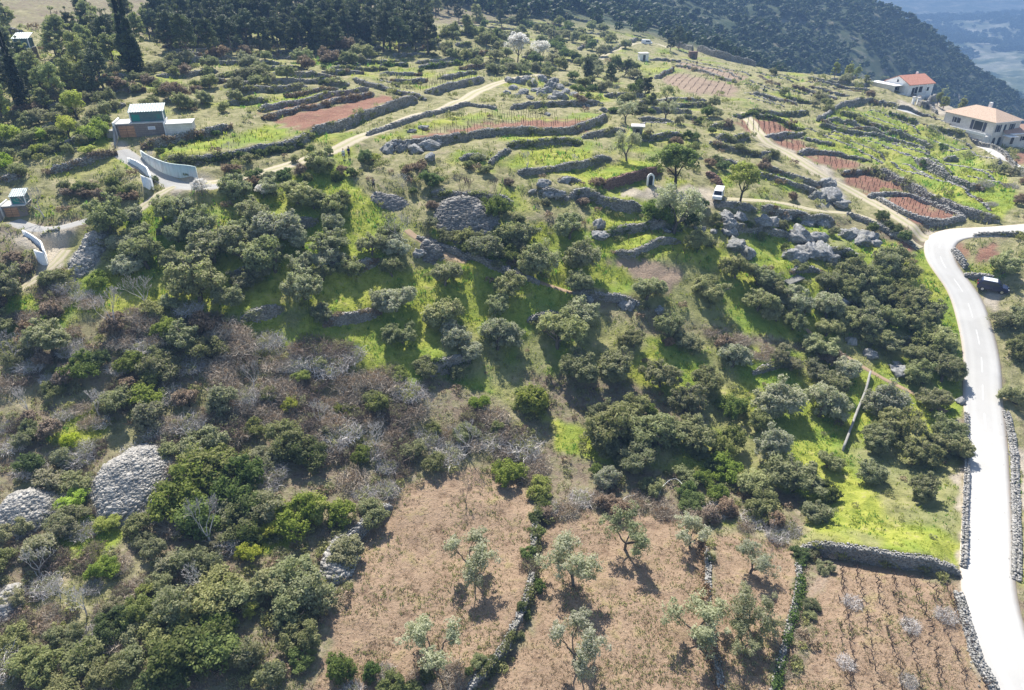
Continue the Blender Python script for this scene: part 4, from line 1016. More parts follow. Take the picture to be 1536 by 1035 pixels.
# olive: short gnarled trunk, 3-4 limbs, lumpy grey-green crown with holes
vs = []
for i in range(7):
    r = np.random.default_rng(100+i)
    paths, tips = branch_tree(r, .6, .2, 1.0, 3, 4, 1.25, .10, .35)
    nC = 66
    c = []
    for j in range(int(r.integers(3, 6))):
        a = r.uniform(0, 6.283); o_ = r.uniform(.7, 1.35); R_ = r.uniform(.95, 1.55)
        c.append(ell_centres(r, int(nC*.5*R_), R_, R_*.8, 0, -.7)+np.array([math.cos(a)*o_, math.sin(a)*o_, 1.2+r.uniform(-.2, .6)]))
    c = np.vstack(c)
    c = np.vstack([c, tips[r.integers(0, len(tips), 16)]])
    Q, t = cloud(r, c, r.uniform(.24, .52, len(c)), 62, .125, 2.0, .8, .8, .3)
    vs.append([('trunk', woodmesh('trunk', paths, M['bark'])), ('crown', leafmesh('crown', Q, t, M['olive']))])
add_kind('olive', vs, 2.2, 1.35)
add_kind('olive_silver', remat(vs[:4], {'crown': 'olive_silver'}), 2.2, 1.35)
add_kind('olive_dark', remat(vs[2:6], {'crown': 'olive_dark'}), 2.2, 1.35)
# sparse pruned olive, branches showing
vs = []
for i in range(5):
    r = np.random.default_rng(200+i)
    paths, tips = branch_tree(r, .9, .19, 1.0, 4, 4, 1.45, .10, .35, .66)
    d = np.hypot(tips[:, 0], tips[:, 1]); tt = tips[(d > 1.0) | (tips[:, 2] > 2.2)]
    c = tt[r.integers(0, len(tt), 95)]+r.normal(0, .30, (95, 3))
    Q, t = cloud(r, c, r.uniform(.25, .6, len(c)), 46, .105, 2.3, .8, .8, .3)
    vs.append([('trunk', woodmesh('trunk', paths, M['bark'])), ('crown', leafmesh('crown', Q, t, M['olive_silver' if i % 2 else 'olive']))])
add_kind('olive_sparse', vs, 2.6, 2.4)
# evergreen bush / macchia
vs = []
for i in range(5):
    r = np.random.default_rng(300+i)
    c = []
    for j in range(int(r.integers(3, 6))):
        a = r.uniform(0, 6.283); o_ = r.uniform(.3, .95); R_ = r.uniform(.55, 1.0)
        c.append(ell_centres(r, int(28*R_), R_, R_*.85, 0, -.5)+np.array([math.cos(a)*o_, math.sin(a)*o_, .8+r.uniform(-.2, .35)]))
    c = np.vstack(c)
    Q, t = cloud(r, c, r.uniform(.18, .42, len(c)), 60, .10, 1.5, .8, .8, .3)
    paths, tips = branch_tree(r, .1, .09, 1.2, 2, 5, .8, .1, .3)
    vs.append([('stems', woodmesh('stems', paths, M['bark_dk'], 3)), ('foliage', leafmesh('foliage', Q, t, M['dkgreen']))])
add_kind('bush_dk', vs, 1.4, .95)
for k, m in (('bush_green', 'green'), ('bush_yg', 'ygreen'), ('bush_grey', 'greyg'), ('bush_olive', 'olive_dark'), ('bush_brown', 'brownherb')):
    add_kind(k, remat(vs, {'foliage': m}), 1.4, .95)
# bramble and dead thicket: tangled arching stems
vs = []
for i in range(4):
    r = np.random.default_rng(400+i); P0 = []; n = 520; W = []
    a = r.uniform(0, 6.283, n); rr = 1.7*np.sqrt(r.random(n)); base = np.stack([rr*np.cos(a), rr*np.sin(a), np.zeros(n)], 1)
    hh = .5+1.0*np.clip(1-(rr/2.1)**2, 0, 1)*r.uniform(.5, 1.1, n)
    dr = r.normal(size=(n, 3)); dr[:, 2] = np.abs(dr[:, 2])*.3; dr /= np.linalg.norm(dr, axis=1)[:, None]
    L = r.uniform(.6, 1.4, n); qs = []
    prev = base+np.stack([np.zeros(n), np.zeros(n), hh*r.uniform(0, .7, n)], 1); k = 5; wd = r.uniform(.018, .04, n)
    side = np.cross(dr, r.normal(size=(n, 3))); side /= np.linalg.norm(side, axis=1)[:, None]+1e-9
    for j in range(k):
        dr = dr+r.normal(0, .35, (n, 3)); dr[:, 2] += .55-.33*j; dr /= np.linalg.norm(dr, axis=1)[:, None]
        nx = prev+dr*(L/k)[:, None]; w0 = (wd*(1-j/k))[:, None]; w1 = (wd*(1-(j+1)/k)+.004)[:, None]
        nx[:, 2] = np.maximum(nx[:, 2], .02)
        qs.append(np.stack([prev-side*w0, prev+side*w0, nx+side*w1, nx-side*w1], 1)); prev = nx
    Q = np.concatenate(qs); t = np.tile(r.random(n), k)
    c = ell_centres(r, 26, 1.6, .95, .35, 0, .5); Ql, tl = cloud(r, c, r.uniform(.2, .45, len(c)), 36, .085, 1.3, .2)
    vs.append([('stems', leafmesh('stems', Q, t, M['bramble'])), ('dead_leaves', leafmesh('dead_leaves', Ql, tl, M['brownherb']))])
add_kind('thicket', vs, 1.75, .6)
add_kind('thicket_grey', remat(vs, {'stems': 'twig_grey', 'dead_leaves': 'drygreen'}), 1.75, .6)
add_kind('thicket_green', remat(vs, {'stems': 'twig_brown', 'dead_leaves': 'greyg'}), 1.75, .6)
# bare deciduous tree
vs = []
for i in range(4):
    r = np.random.default_rng(500+i)
    paths, tips = branch_tree(r, 1.0, .11, .75, 5, 4, 1.25, .16, .3, .72)
    paths = [(p, np.maximum(rd, .014)) for p, rd in paths]
    nt_ = len(paths); cut = 25
    vs.append([('trunk', woodmesh('trunk', paths[:5], M['twig_grey'], 5)), ('branches', woodmesh('branches', paths[5:], M['twig_grey'], 3))])
add_kind('bare', vs, 2.2, 2.6)
add_kind('bare_brown', remat(vs, {'trunk': 'twig_brown', 'branches': 'twig_brown'}), 2.2, 2.6)
# flowering tree
vs = []
for i in range(2):
    r = np.random.default_rng(560+i); paths, tips = branch_tree(r, 1.0, .13, .8, 4, 4, 1.3, .14, .3, .7)
    c = tips[r.integers(0, len(tips), 70)]+r.normal(0, .2, (70, 3)); c = np.vstack([c, ell_centres(r, 40, 2.2, 1.8, 2.9)]); Q, t = cloud(r, c, r.uniform(.35, .6, len(c)), 55, .17, 1.2, .8)
    vs.append([('trunk', woodmesh('trunk', paths, M['bark'])), ('blossom', leafmesh('blossom', Q, t, M['blossom']))])
add_kind('blossom', vs, 2.5, 2.6)
# broad-leaved tree
vs = []
for i in range(3):
    r = np.random.default_rng(600+i); paths, tips = branch_tree(r, 1.6, .24, .7, 4, 4, 1.8, .14, .3, .68)
    c = np.vstack([tips[r.integers(0, len(tips), 60)]+r.normal(0, .3, (60, 3)), ell_centres(r, 55, 2.4, 2.4, 4.1)])
    Q, t = cloud(r, c, r.uniform(.4, .8, len(c)), 72, .19, 1.5, .8)
    vs.append([('trunk', woodmesh('trunk', paths, M['bark_dk'])), ('crown', leafmesh('crown', Q, t, M['ygreen']))])
add_kind('leafy', vs, 3.0, 4.2)
add_kind('leafy_dk', remat(vs, {'crown': 'green'}), 3.0, 4.2)
# Aleppo pine
vs = []
for i in range(4):
    r = np.random.default_rng(700+i); Ht = 8.5; paths = []; cc = []; cr = []
    p, rad, d = limb((0, 0, -.4), (r.normal(0, .08), r.normal(0, .08), 1), Ht, .22, .05, r, .06, 9, 0); paths.append((p, rad))
    for j in range(34):
        f = r.uniform(.25, 1)**.8; z = f*(Ht-1); a = r.uniform(0, 6.283); wv = 2.7*(1-f)**.7*r.uniform(.6, 1.15)+.4
        q = p[int(f*8)]; dd = (math.cos(a), math.sin(a), .35); pp, rd, de = limb(q, dd, wv, .07, .02, r, .2, 4, .06); paths.append((pp, rd))
        cc += [pp[-1], pp[3], pp[-1]+r.normal(0, .35, 3)]; cr += [.55, .45, .5]
    cc.append(p[-1]); cr.append(.5)
    Q, t = cloud(r, np.array(cc), np.array(cr)*r.uniform(.8, 1.3, len(cc)), 58, .17, 2.0, .5, .65)
    vs.append([('trunk', woodmesh('trunk', paths, M['bark'], 4)), ('crown', leafmesh('crown', Q, t, M['pine']))])
add_kind('pine', vs, 2.9, 5.0)
add_kind('pine_dk', remat(vs, {'crown': 'pine_dark'}), 2.9, 5.0)
# cypress
vs = []
for i in range(2):
    r = np.random.default_rng(760+i); n = 120; z = r.uniform(.3, 10.5, n); w_ = 1.15*np.sin(np.clip(z/11, 0.05, 1)**.55*math.pi)**.8*(1-z/13)
    a = r.uniform(0, 6.283, n); c = np.stack([np.cos(a)*w_*.7, np.sin(a)*w_*.7, z], 1)
    Q, t = cloud(r, c, np.clip(w_*.55, .15, .6), 60, .16, 2.2, .6, 1.5)
    p, rad, d = limb((0, 0, -.3), (0, 0, 1), 9.5, .18, .03, r, .03, 6, 0)
    vs.append([('trunk', woodmesh('trunk', [(p, rad)], M['bark'])), ('crown', leafmesh('crown', Q, t, M['cypress']))])
add_kind('cypress', vs, 1.2, 5.5)
# boulders and outcrops
def rock_mesh(seed, mat='rock', cuts=3):
    import bmesh
    bm = bmesh.new(); bmesh.ops.create_icosphere(bm, subdivisions=cuts+1, radius=1.0)
    r = np.random.default_rng(seed); co = np.array([v.co[:] for v in bm.verts])
    for _ in range(16):
        d = r.normal(size=3); d /= np.linalg.norm(d); lim = r.uniform(.55, .85); q = co@d; co = co-np.maximum(q-lim, 0)[:, None]*d*.9
    rd = lambda f, sd: 1-2*np.abs(vnoise(co[:, 0]*f+co[:, 2]*f*.7+31, co[:, 1]*f+co[:, 2]*f*.6+17, sd)-.5)
    co *= (1+.42*(rd(1.3, seed)-.5)+.20*(rd(3.1, seed+3)-.5)+.09*(rd(7.3, seed+6)-.5))[:, None]
    crack = vnoise(co[:, 0]*3.2+co[:, 2]*1.2+9, co[:, 1]*3.2+co[:, 2]*2+9, seed+5); co *= (1-.16*(np.abs(crack-.5) < .07))[:, None]
    co[:, 2] *= .62
    F = np.array([[v.index for v in f.verts] for f in bm.faces]); bm.free()
    return mesh_np('boulder', co, F, M[mat], False, {'tone': ('FACE', 'FLOAT', np.clip(r.normal(.5, .2, len(F)), 0, 1))})
ROCKM = [rock_mesh(900+i) for i in range(6)]
ROCKW = []
for q in ROCKM[:3]:
    c = q.copy(); c.materials.clear(); c.materials.append(M['stone_w']); ROCKW.append(c)
# ------------------------------------------------------------------ where each plant stands; labels from what it stands next to
ITEMS = []      # dicts awaiting labels
OCC = []        # occupied (px,py,r)
WORD = {'olive': 'grey-green olive tree', 'olive_silver': 'silvery olive tree', 'olive_dark': 'dark green olive tree', 'olive_sparse': 'open-crowned olive tree', 'bush_dk': 'dark evergreen bush', 'bush_green': 'green leafy bush', 'bush_yg': 'yellow-green bush',
 'bush_grey': 'grey-green shrub', 'bush_olive': 'olive-green shrub', 'bush_brown': 'brown dry shrub', 'thicket': 'brown bramble tangle', 'thicket_grey': 'pale grey dead tangle', 'thicket_green': 'grey-green bramble', 'bare': 'bare grey tree', 'bare_brown': 'bare brown tree',
 'blossom': 'white blossoming tree', 'leafy': 'fresh green tree', 'leafy_dk': 'mid green tree', 'pine': 'light green pine', 'pine_dk': 'dark pine', 'cypress': 'dark slim cypress', 'rock': 'grey rock outcrop', 'rockw': 'whitish boulder'}
NAME = {'olive': 'olive_tree', 'olive_silver': 'olive_tree', 'olive_dark': 'olive_tree', 'olive_sparse': 'olive_tree', 'bush_dk': 'evergreen_bush', 'bush_green': 'evergreen_bush', 'bush_yg': 'evergreen_bush', 'bush_grey': 'shrub', 'bush_olive': 'shrub', 'bush_brown': 'shrub',
 'thicket': 'bramble', 'thicket_grey': 'bramble', 'thicket_green': 'bramble', 'bare': 'bare_tree', 'bare_brown': 'bare_tree', 'blossom': 'blossoming_tree', 'leafy': 'leafy_tree', 'leafy_dk': 'leafy_tree', 'pine': 'pine_tree', 'pine_dk': 'pine_tree', 'cypress': 'cypress_tree', 'rock': 'boulder', 'rockw': 'boulder'}
CAT = {'olive_tree': 'olive tree', 'evergreen_bush': 'bush', 'shrub': 'shrub', 'bramble': 'bramble', 'bare_tree': 'tree', 'blossoming_tree': 'tree', 'leafy_tree': 'tree', 'pine_tree': 'pine tree', 'cypress_tree': 'tree', 'boulder': 'rock'}
GRP = {'olive_tree': 'olive trees on the terraces', 'evergreen_bush': 'bushes on the hillside', 'shrub': 'shrubs on the hillside', 'bramble': 'bramble thickets on the hillside', 'bare_tree': 'bare trees on the hillside', 'blossoming_tree': 'white blossoming trees',
 'leafy_tree': 'leafy trees on the hillside', 'pine_tree': 'pines along the top of the slope', 'cypress_tree': 'cypresses among the pines', 'boulder': 'rock outcrops and boulders'}
def put(kind, px, py, rpx, low=False):
    """crown centre and radius in photo pixels"""
    if kind in ('rock', 'rockw'): zc, rad = .3, 1.0
    else: _, rad, zc = KIND[kind]
    rpx = rpx*(1.1 if kind in ('olive_dark', 'olive', 'olive_silver') else 1.0); OCC.append((px, py, rpx/1.1)); ITEMS.append([kind, px, py, rpx, zc, rad])
def many(kind, s):
    for q in s.split():
        a = [float(v) for v in q.split(',')]; put(kind, *a)
def fill(kinds, polys, n, rmin, rmax, gap=.9, tries=30):
    poly = P(polys); x0, y0 = poly.min(0); x1, y1 = poly.max(0); c = 0
    for _ in range(n*tries):
        if c >= n: break
        x, y = rng.uniform(x0, x1), rng.uniform(y0, y1)
        if not inpoly(poly, np.array([x]), np.array([y]))[0]: continue
        r = rng.uniform(rmin, rmax); o = np.array(OCC)
        if len(o) and (np.hypot(o[:, 0]-x, (o[:, 1]-y)*1.25) < gap*(o[:, 2]+r)*.75).any(): continue
        put(kinds[int(rng.integers(len(kinds)))], x, y, r); c += 1
# --- olives, read off the photograph
many('olive', "167,325,36 211,349,22 245,315,26 308,330,28 321,367,40 300,425,44 381,315,26 376,386,28 352,281,28 20,425,30 83,420,22 78,498,36 448,287,28 497,225,1 547,320,36 497,362,30 414,386,36 458,427,34 479,469,20 675,472,32 667,412,24 667,344,30 727,365,30 770,350,22 604,500,24 552,217,25 479,243,24 854,341,26 812,388,30 875,380,26 789,350,22 768,427,24 863,422,22 872,466,30 836,500,36 969,433,26 1068,433,28 1136,412,24 1136,450,24 1000,485,22 1044,354,20")
many('olive_silver', "427,339,32 594,451,26 745,506,30 277,330,18 563,451,20 1162,591,34 1259,552,24 1227,607,32 1324,596,30 1150,660,28 200,395,22 1187,450,28 1240,462,26")
many('olive_dark', "224,383,32 277,506,32 870,545,34 932,545,34 990,562,30 1058,568,28 1030,600,30 925,650,42 985,655,42 1040,650,32 905,620,24 950,610,26 1187,714,42 1240,690,20 470,300,20 520,300,20 1295,706,24 1388,732,26 1350,640,32 1400,645,32 1395,600,28 1420,668,26 1375,680,28 1412,557,28 1385,562,24 1320,655,28 589,401,22 950,690,34 900,668,28")
many('olive_sparse', "705,830,46 655,965,52 860,965,50 937,797,40 860,845,50 1035,800,32 1040,920,48 1120,912,44 1125,838,32 1118,960,36")
many('leafy', "1110,266,27 117,150,20 105,185,18")
many('leafy_dk', "1013,235,34")
many('olive_sparse', "1010,312,42 690,282,1 940,217,26 937,165,20 998,162,18 1000,140,14")
many('blossom', "776,70,21 810,72,19 305,277,16 395,285,12")
many('bare', "180,462,34 222,430,30 66,300,22 604,340,24 20,515,30 320,785,40 605,270,14 230,235,10 790,238,14 735,300,12 345,222,9 860,240,10 300,870,26")
many('bush_green', "520,610,16 600,560,15 450,560,16 720,600,15 540,680,16 380,640,16 650,640,14")
many('bush_olive', "480,540,16 560,600,18 680,560,16 400,590,16 620,670,18 740,640,14 500,650,16")
many('bare', "150,600,26 420,520,20 480,615,24 565,650,26 700,650,28 60,840,26 130,900,28 640,600,20 380,560,22 90,880,20 45,600,22 1150,790,16")
many('bare_brown', "693,284,24 745,282,20 450,110,10 700,745,14")
many('bush_green', "277,740,46 295,790,40 330,690,44 1085,660,26 1092,700,26 1080,735,22 745,307,24 765,705,24 805,728,22 470,755,34 445,770,34 500,770,30 250,487,24 815,600,34 570,600,24 790,600,22 230,560,22 195,540,22 146,417,16")
many('bush_dk', "465,680,30 1100,608,24 649,266,16 620,284,9 1233,735,20 350,720,40 380,750,30 290,960,50 330,985,46 260,1000,40 340,940,34 1200,830,14 985,320,26 1030,325,20 1310,340,12 1325,325,13 1340,340,12 1352,352,12 170,275,16 120,280,14 230,268,8 180,290,12 370,810,26 520,1010,30 590,1025,22")
many('bush_yg', "432,604,17 0,165,16 141,195,20 13,198,20 100,665,20 560,235,10 110,745,22 400,790,20 60,200,14 380,825,20 165,780,18 370,915,16")
many('bush_olive', "115,725,28 110,775,26 320,880,44 270,900,40 360,900,36 250,940,36 430,860,44 470,900,44 420,915,36 390,870,34 50,1000,36 120,990,38 170,1000,30 90,1030,30 20,960,26 455,945,30 300,835,30 650,690,18 400,750,36 700,650,22 620,600,16")
many('rock', "1107,362,26 1214,372,36 1190,380,18 1240,385,18 1240,290,30 1300,352,16 1283,348,14 1310,362,12 1094,333,13 1259,448,20 1350,552,18 1306,531,11 581,222,12 600,220,12 625,222,14 645,218,14 635,190,10 618,196,7 645,235,10 770,130,10 785,138,9 800,125,9 820,135,10 840,142,10 830,120,8 812,140,8 850,125,8 795,146,7 896,350,12 630,378,12 883,448,9 940,455,14 990,465,10 1147,330,14 1180,325,10 1110,325,12 1355,232,7 1483,354,8 1440,600,8 1170,170,6 1460,420,6 840,290,9 1000,345,7 1070,345,8 355,46,6 368,58,6 345,50,5 820,170,7 905,163,8 880,158,6")
many('bush_dk', "385,228,9 395,226,10 407,224,9 420,222,10 433,219,9 447,216,8 250,243,8 265,243,9 285,241,9 305,239,9 325,237,9 345,235,10 365,231,10 240,224,7 255,220,7 275,213,7 300,205,7 325,199,7")
many('bush_brown', "105,285,12 130,290,13 155,292,13 180,294,12 205,292,11 215,280,9 20,385,13 40,400,12")
many('bush_olive', "95,275,11 140,278,11 170,280,11 195,278,10 5,400,14 690,352,18 712,352,14 670,352,14")
many('rock', "765,120,9 778,122,10 790,118,9 803,134,10 815,118,9 826,128,10 838,130,9 775,142,9 760,138,8 848,138,9 828,146,8 860,142,8 590,213,11 612,214,10 635,215,11 655,214,10 1095,345,16 1120,375,15 1200,352,22 1225,352,20 1235,375,18 1255,300,20 1240,275,16 1225,295,14 1270,350,14 1290,360,14 1160,332,12 1210,334,12 1235,334,12 815,275,10 800,285,10 825,290,11 845,270,10 898,335,12 905,352,12 1050,342,10 1090,322,12")
many('rockw', "1277,511,9 1299,527,6 1285,364,8 1092,320,6 1345,545,7 1338,352,6 762,400,8 775,404,6")
# --- filling between, by kind of growth
fill(['olive_dark', 'olive', 'olive_dark'], "1235,415 1290,378 1330,380 1385,365 1410,398 1443,435 1443,530 1436,590 1400,550 1340,525 1300,500 1260,470", 34, 21, 29, .72)
fill(['olive', 'olive_silver', 'olive'], "150,300 330,290 450,260 520,290 600,330 640,400 560,450 480,440 420,400 350,450 260,460 180,400 150,350", 24, 16, 24, .8)
fill(['olive', 'olive_dark'], "1100,400 1200,430 1250,480 1260,530 1180,500 1120,480", 6, 20, 26)
fill(['olive', 'olive_dark', 'olive_silver'], "620,400 900,400 1000,470 1100,520 1140,640 1100,720 900,740 830,650 830,580 640,560 590,500", 8, 18, 25, .95)
fill(['olive', 'olive_dark', 'bush_grey'], "1485,370 1536,370 1536,640 1510,600 1500,480", 12, 18, 26, .8)
fill(['olive_dark', 'olive'], "1130,520 1290,560 1250,680 1230,780 1100,780 1120,620", 4, 20, 28, .95)
fill(['bush_olive', 'bush_olive', 'bush_grey', 'bush_green', 'bush_dk', 'bush_olive', 'thicket_grey', 'bush_grey'], "0,540 200,520 360,500 420,640 480,700 560,760 540,830 480,1035 0,1035", 34, 18, 34, .7)
fill(['thicket', 'thicket', 'thicket', 'thicket_green', 'thicket_grey'], "330,490 480,490 560,540 640,590 770,620 830,680 810,740 700,705 590,740 520,760 440,680 330,640", 78, 17, 30, .5)
fill(['thicket_grey', 'thicket', 'thicket_green', 'bush_brown', 'bush_olive'], "0,440 160,420 260,450 340,480 330,640 200,640 100,640 0,680", 58, 15, 28, .6)
fill(['thicket_grey', 'thicket', 'bush_grey', 'thicket_green'], "0,640 320,600 420,700 420,820 300,860 220,1035 0,1035", 74, 15, 25, .55)
fill(['thicket', 'thicket_grey', 'bush_brown'], "830,735 1000,755 1180,775 1210,815 1060,775 880,760 815,775", 20, 14, 22, .6)
fill(['bush_brown', 'thicket', 'bush_grey'], "985,485 1150,505 1250,530 1240,560 1100,540 1000,510", 14, 12, 18, .7)
fill(['bush_dk', 'bush_green', 'bush_olive'], "880,600 1130,600 1120,760 900,760", 10, 13, 20, .75)
fill(['thicket_grey', 'thicket', 'bush_dk'], "480,1000 700,1000 690,1035 480,1035", 9, 12, 22, .6)
fill(['bush_dk', 'bush_olive', 'thicket_green'], "808,745 830,760 812,870 795,940 740,1010 700,1035 690,1020 760,950 785,880 792,800", 18, 9, 15, .6)
fill(['thicket', 'thicket_green', 'bush_olive'], "1205,800 1250,830 1215,920 1190,1000 1165,1035 1190,920", 9, 8, 13, .6)
# --- the upper slope
fill(['pine_dk'], "230,-10 560,-10 640,20 650,40 560,40 480,55 400,45 330,52 260,45 220,30", 105, 15, 24, .33)
fill(['pine_dk'], "240,-45 840,-45 840,-15 700,-5 560,0 240,0", 60, 12, 20, .4)
fill(['pine_dk', 'pine'], "640,-10 760,-10 800,5 790,25 720,30 660,35", 10, 9, 14, .6)
fill(['pine', 'pine', 'pine_dk'], "0,0 230,-5 250,40 225,80 120,110 60,120 0,150", 34, 15, 24, .6)
many('pine', "150,38,22 205,40,20 225,25,18 95,40,24 55,95,20 10,120,20 115,100,18 70,140,14 520,12,20 545,30,16")
many('cypress', "198,40,13 207,45,13 40,102,14")
fill(['bush_grey', 'olive', 'bush_olive', 'bush_brown'], "0,120 200,90 330,60 480,60 560,50 560,90 400,120 340,170 250,150 150,160 0,230", 84, 9, 17, .66)
fill(['bush_grey', 'bush_olive', 'bush_dk', 'bush_yg'], "0,150 170,160 180,200 100,240 0,260", 14, 10, 16, .8)
fill(['bush_grey', 'bush_olive', 'olive', 'bush_dk'], "640,30 860,20 960,60 910,80 830,110 740,100 640,70", 66, 8, 15, .62)
fill(['bush_grey', 'olive_dark', 'bush_dk'], "860,80 960,90 985,150 960,165 880,130 840,100", 20, 9, 14, .65)
many('pine_dk', "917,105,13 937,94,11 966,122,14 883,97,12 979,143,9 1018,50,13 1005,60,9 956,118,11")
many('bush_olive', "1081,76,9 1095,80,8 817,100,11 700,100,8 745,100,14 760,96,12")
fill(['bush_grey', 'bush_olive', 'bush_brown', 'bush_dk'], "820,110 900,130 1000,150 1100,150 1100,260 1050,250 1000,215 940,200 900,150 830,140", 40, 6, 12, .85)
fill(['bush_grey', 'bush_olive', 'bush_brown'], "1100,100 1200,95 1320,112 1310,150 1260,165 1200,190 1130,160", 52, 5, 10, .7)
fill(['pine', 'bush_olive'], "1150,92 1240,90 1330,108 1420,150 1400,150 1330,118 1240,112 1150,104", 13, 7, 10, .8)
fill(['pine', 'bush_olive'], "1375,118 1400,128 1455,155 1425,155 1390,142", 8, 7, 10, .7)
fill(['bush_grey', 'bush_brown', 'bush_olive', 'bush_dk'], "1240,170 1340,175 1500,260 1500,320 1380,260 1260,215", 22, 4, 8, .9)
fill(['bush_grey', 'bush_brown', 'thicket_grey'], "1480,250 1536,250 1536,330 1500,330 1470,300", 12, 8, 14, .7)
fill(['bush_grey', 'bush_olive', 'bush_brown'], "1080,180 1110,180 1220,260 1215,300 1150,290 1130,250", 24, 6, 12, .75)
fill(['bush_brown', 'bush_grey', 'bush_olive', 'bush_dk'], "380,215 520,215 560,235 520,270 430,290 330,280 320,260", 30, 7, 14, .7)
fill(['bush_grey', 'bush_olive', 'bush_brown'], "560,230 720,225 900,270 850,330 700,340 600,300", 26, 6, 12, .95)
fill(['bush_grey', 'bush_dk', 'bush_olive', 'thicket_green'], "640,330 720,340 800,370 760,400 700,370 640,350", 12, 10, 16, .7)
fill(['bush_olive', 'bush_dk', 'bush_grey'], "1050,300 1250,340 1290,400 1200,400 1150,370 1050,370", 16, 7, 13, .9)
fill(['bush_grey', 'bush_brown', 'bush_dk'], "400,90 640,60 700,110 600,115 400,160", 26, 3, 7, 1.1)
# at most 300 of a kind stand alone: the smallest of the rest join the scrub
RPX = proj(RL[:, 0], RL[:, 1], RL[:, 2])
def hits_road(px, py, r):
    m = np.hypot(RPX[0]-px, (RPX[1]-py)) < r*.85+ROADW/2*FPX/RPX[2]
    return m.any()
ITEMS = [it for it in ITEMS if not hits_road(it[1], it[2], it[3]) and not any(abs(it[1]-a_) < it[3]+w_ and abs(it[2]-b_) < it[3]+h_ for a_, b_, w_, h_ in ((1488, 434, 16, 6), (1077, 289, 5, 4), (520, 229, 6, 5), (561, 275, 4, 6), (1045, 93, 3, 3), (203, 708, 18, 14), (30, 752, 14, 12), (700, 318, 16, 4)))]
cnt = {}; order = sorted(range(len(ITEMS)), key=lambda i: -ITEMS[i][3]); keep = []; REST = []
for i in order:
    k = NAME[ITEMS[i][0]]; cnt[k] = cnt.get(k, 0)+1
    (keep if cnt[k] <= 290 and ITEMS[i][3] > 1.5 else REST).append(i)
print('kinds', cnt, len(keep), len(REST))
def size_word(r, kind):
    base = {'pine_tree': 19, 'olive_tree': 27, 'evergreen_bush': 22, 'shrub': 14, 'bramble': 22, 'boulder': 10}.get(NAME[kind], 18)
    return 'small' if r < base*.8 else ('large' if r > base*1.25 else 'medium-sized')
lab = {}
for i in keep:
    kind, px, py, r = ITEMS[i][:4]
    lab.setdefault(WORD[kind].replace(' ', ' ', 1) and (size_word(r, kind)+' '+WORD[kind]+' '+rel(px, py)), []).append(i)
LABEL = {}
for l, ids in lab.items():
    if len(ids) == 1: LABEL[ids[0]] = l; continue
    ids.sort(key=lambda i: ITEMS[i][1])
    for n, i in enumerate(ids):
        o = 'leftmost' if n == 0 else ('rightmost' if n == len(ids)-1 else (ORD[n] if n < 10 else str(n+1)+'th')+' from left')
        LABEL[i] = l+', '+o
over = [l for l in LABEL.values() if len(l.split()) > 16]
for i in LABEL:
    w_ = LABEL[i].split()
    if len(w_) > 16: LABEL[i] = LABEL[i].replace('the middle of ', '').replace('the right part of ', '').replace('the right end of ', '').replace('medium-sized ', '')
print('labels', len(LABEL), len(set(LABEL.values())), 'long', sum(len(l.split()) > 16 for l in LABEL.values()))
# ground points of all items
if True:
    A = np.array([[ITEMS[i][1], ITEMS[i][2], ITEMS[i][3], ITEMS[i][4], ITEMS[i][5]] for i in range(len(ITEMS))])
    # crown centre sits zc*scale above the foot: walk the pixel down until the projected crown centre matches
    gy = A[:, 1]+A[:, 2]*.5
    for it in range(4):
        g = G(A[:, 0], np.clip(gy, -60, 1300)); dep_ = proj(g[:, 0], g[:, 1], g[:, 2])[2]
        sc = A[:, 2]*dep_/FPX/A[:, 4]
        q = proj(g[:, 0], g[:, 1], g[:, 2]+A[:, 3]*sc)
        gy = gy+(A[:, 1]-q[1])*.9
    GP = g; SC = sc
proto_src = {}
for i in keep:
    kind = ITEMS[i][0]; g = GP[i]; s = float(np.clip(SC[i], .15, 2.2)); rz = random.uniform(0, 6.283)
    nm = NAME[kind]
    sx, sz = s*random.uniform(.93, 1.07), s*random.uniform(.88, 1.12)
    if nm == 'boulder':
        o = link('boulder', random.choice(ROCKW if kind == 'rockw' else ROCKM)); o.location = (g[0], g[1], g[2]+.12*s); o.rotation_euler = (random.uniform(-.2, .2), random.uniform(-.2, .2), rz)
        o.scale = (s*random.uniform(.9, 1.25), s*random.uniform(.8, 1.0), s*random.uniform(.9, 1.3))
    else:
        if nm == 'cypress_tree': sz = s*1.0; 
        parts = random.choice(KIND[kind][0])
        o = empty(nm, (g[0], g[1], g[2]-.03), rz); o.scale = (sx, s*random.uniform(.93, 1.07), sz)
        for pn, me in parts: link(pn, me, o)
    tag(o, LABEL[i], CAT[nm], GRP[nm])
# ------------------------------------------------------------------ uncountable growth: small scrub, grass and herb tufts, far wood
def merged(base, pts, scl, r, name, mat, label=None):
    """many small turned copies of a leaf cluster in one mesh"""
    Q, t = base; n = len(Q)
    out = np.empty((len(pts)*n, 4, 3), np.float32); tt = np.empty(len(pts)*n, np.float32)
    for i, (p, s) in enumerate(zip(pts, scl)):
        a = r.uniform(0, 6.283); c, d = math.cos(a), math.sin(a); q = Q*s
        out[i*n:(i+1)*n] = np.stack([q[..., 0]*c-q[..., 1]*d, q[..., 0]*d+q[..., 1]*c, q[..., 2]], -1)+p
        tt[i*n:(i+1)*n] = np.clip(t+r.normal(0, .22), 0, 1)
    o = link(name, leafmesh(name, out, tt, mat)); tag(o, kind='stuff'); return o
def scatter(poly_or_box, n, r):
    x0, y0, x1, y1 = poly_or_box; px = r.uniform(x0, x1, n); py = r.uniform(y0, y1, n)
    g = G(px, py); return px, py, g
r = np.random.default_rng(42)
rc = ell_centres(r, 12, .8, .55, .35, -.1, .3); small = cloud(r, rc, r.uniform(.22, .4, len(rc)), 16, .15, 1.3, .3)
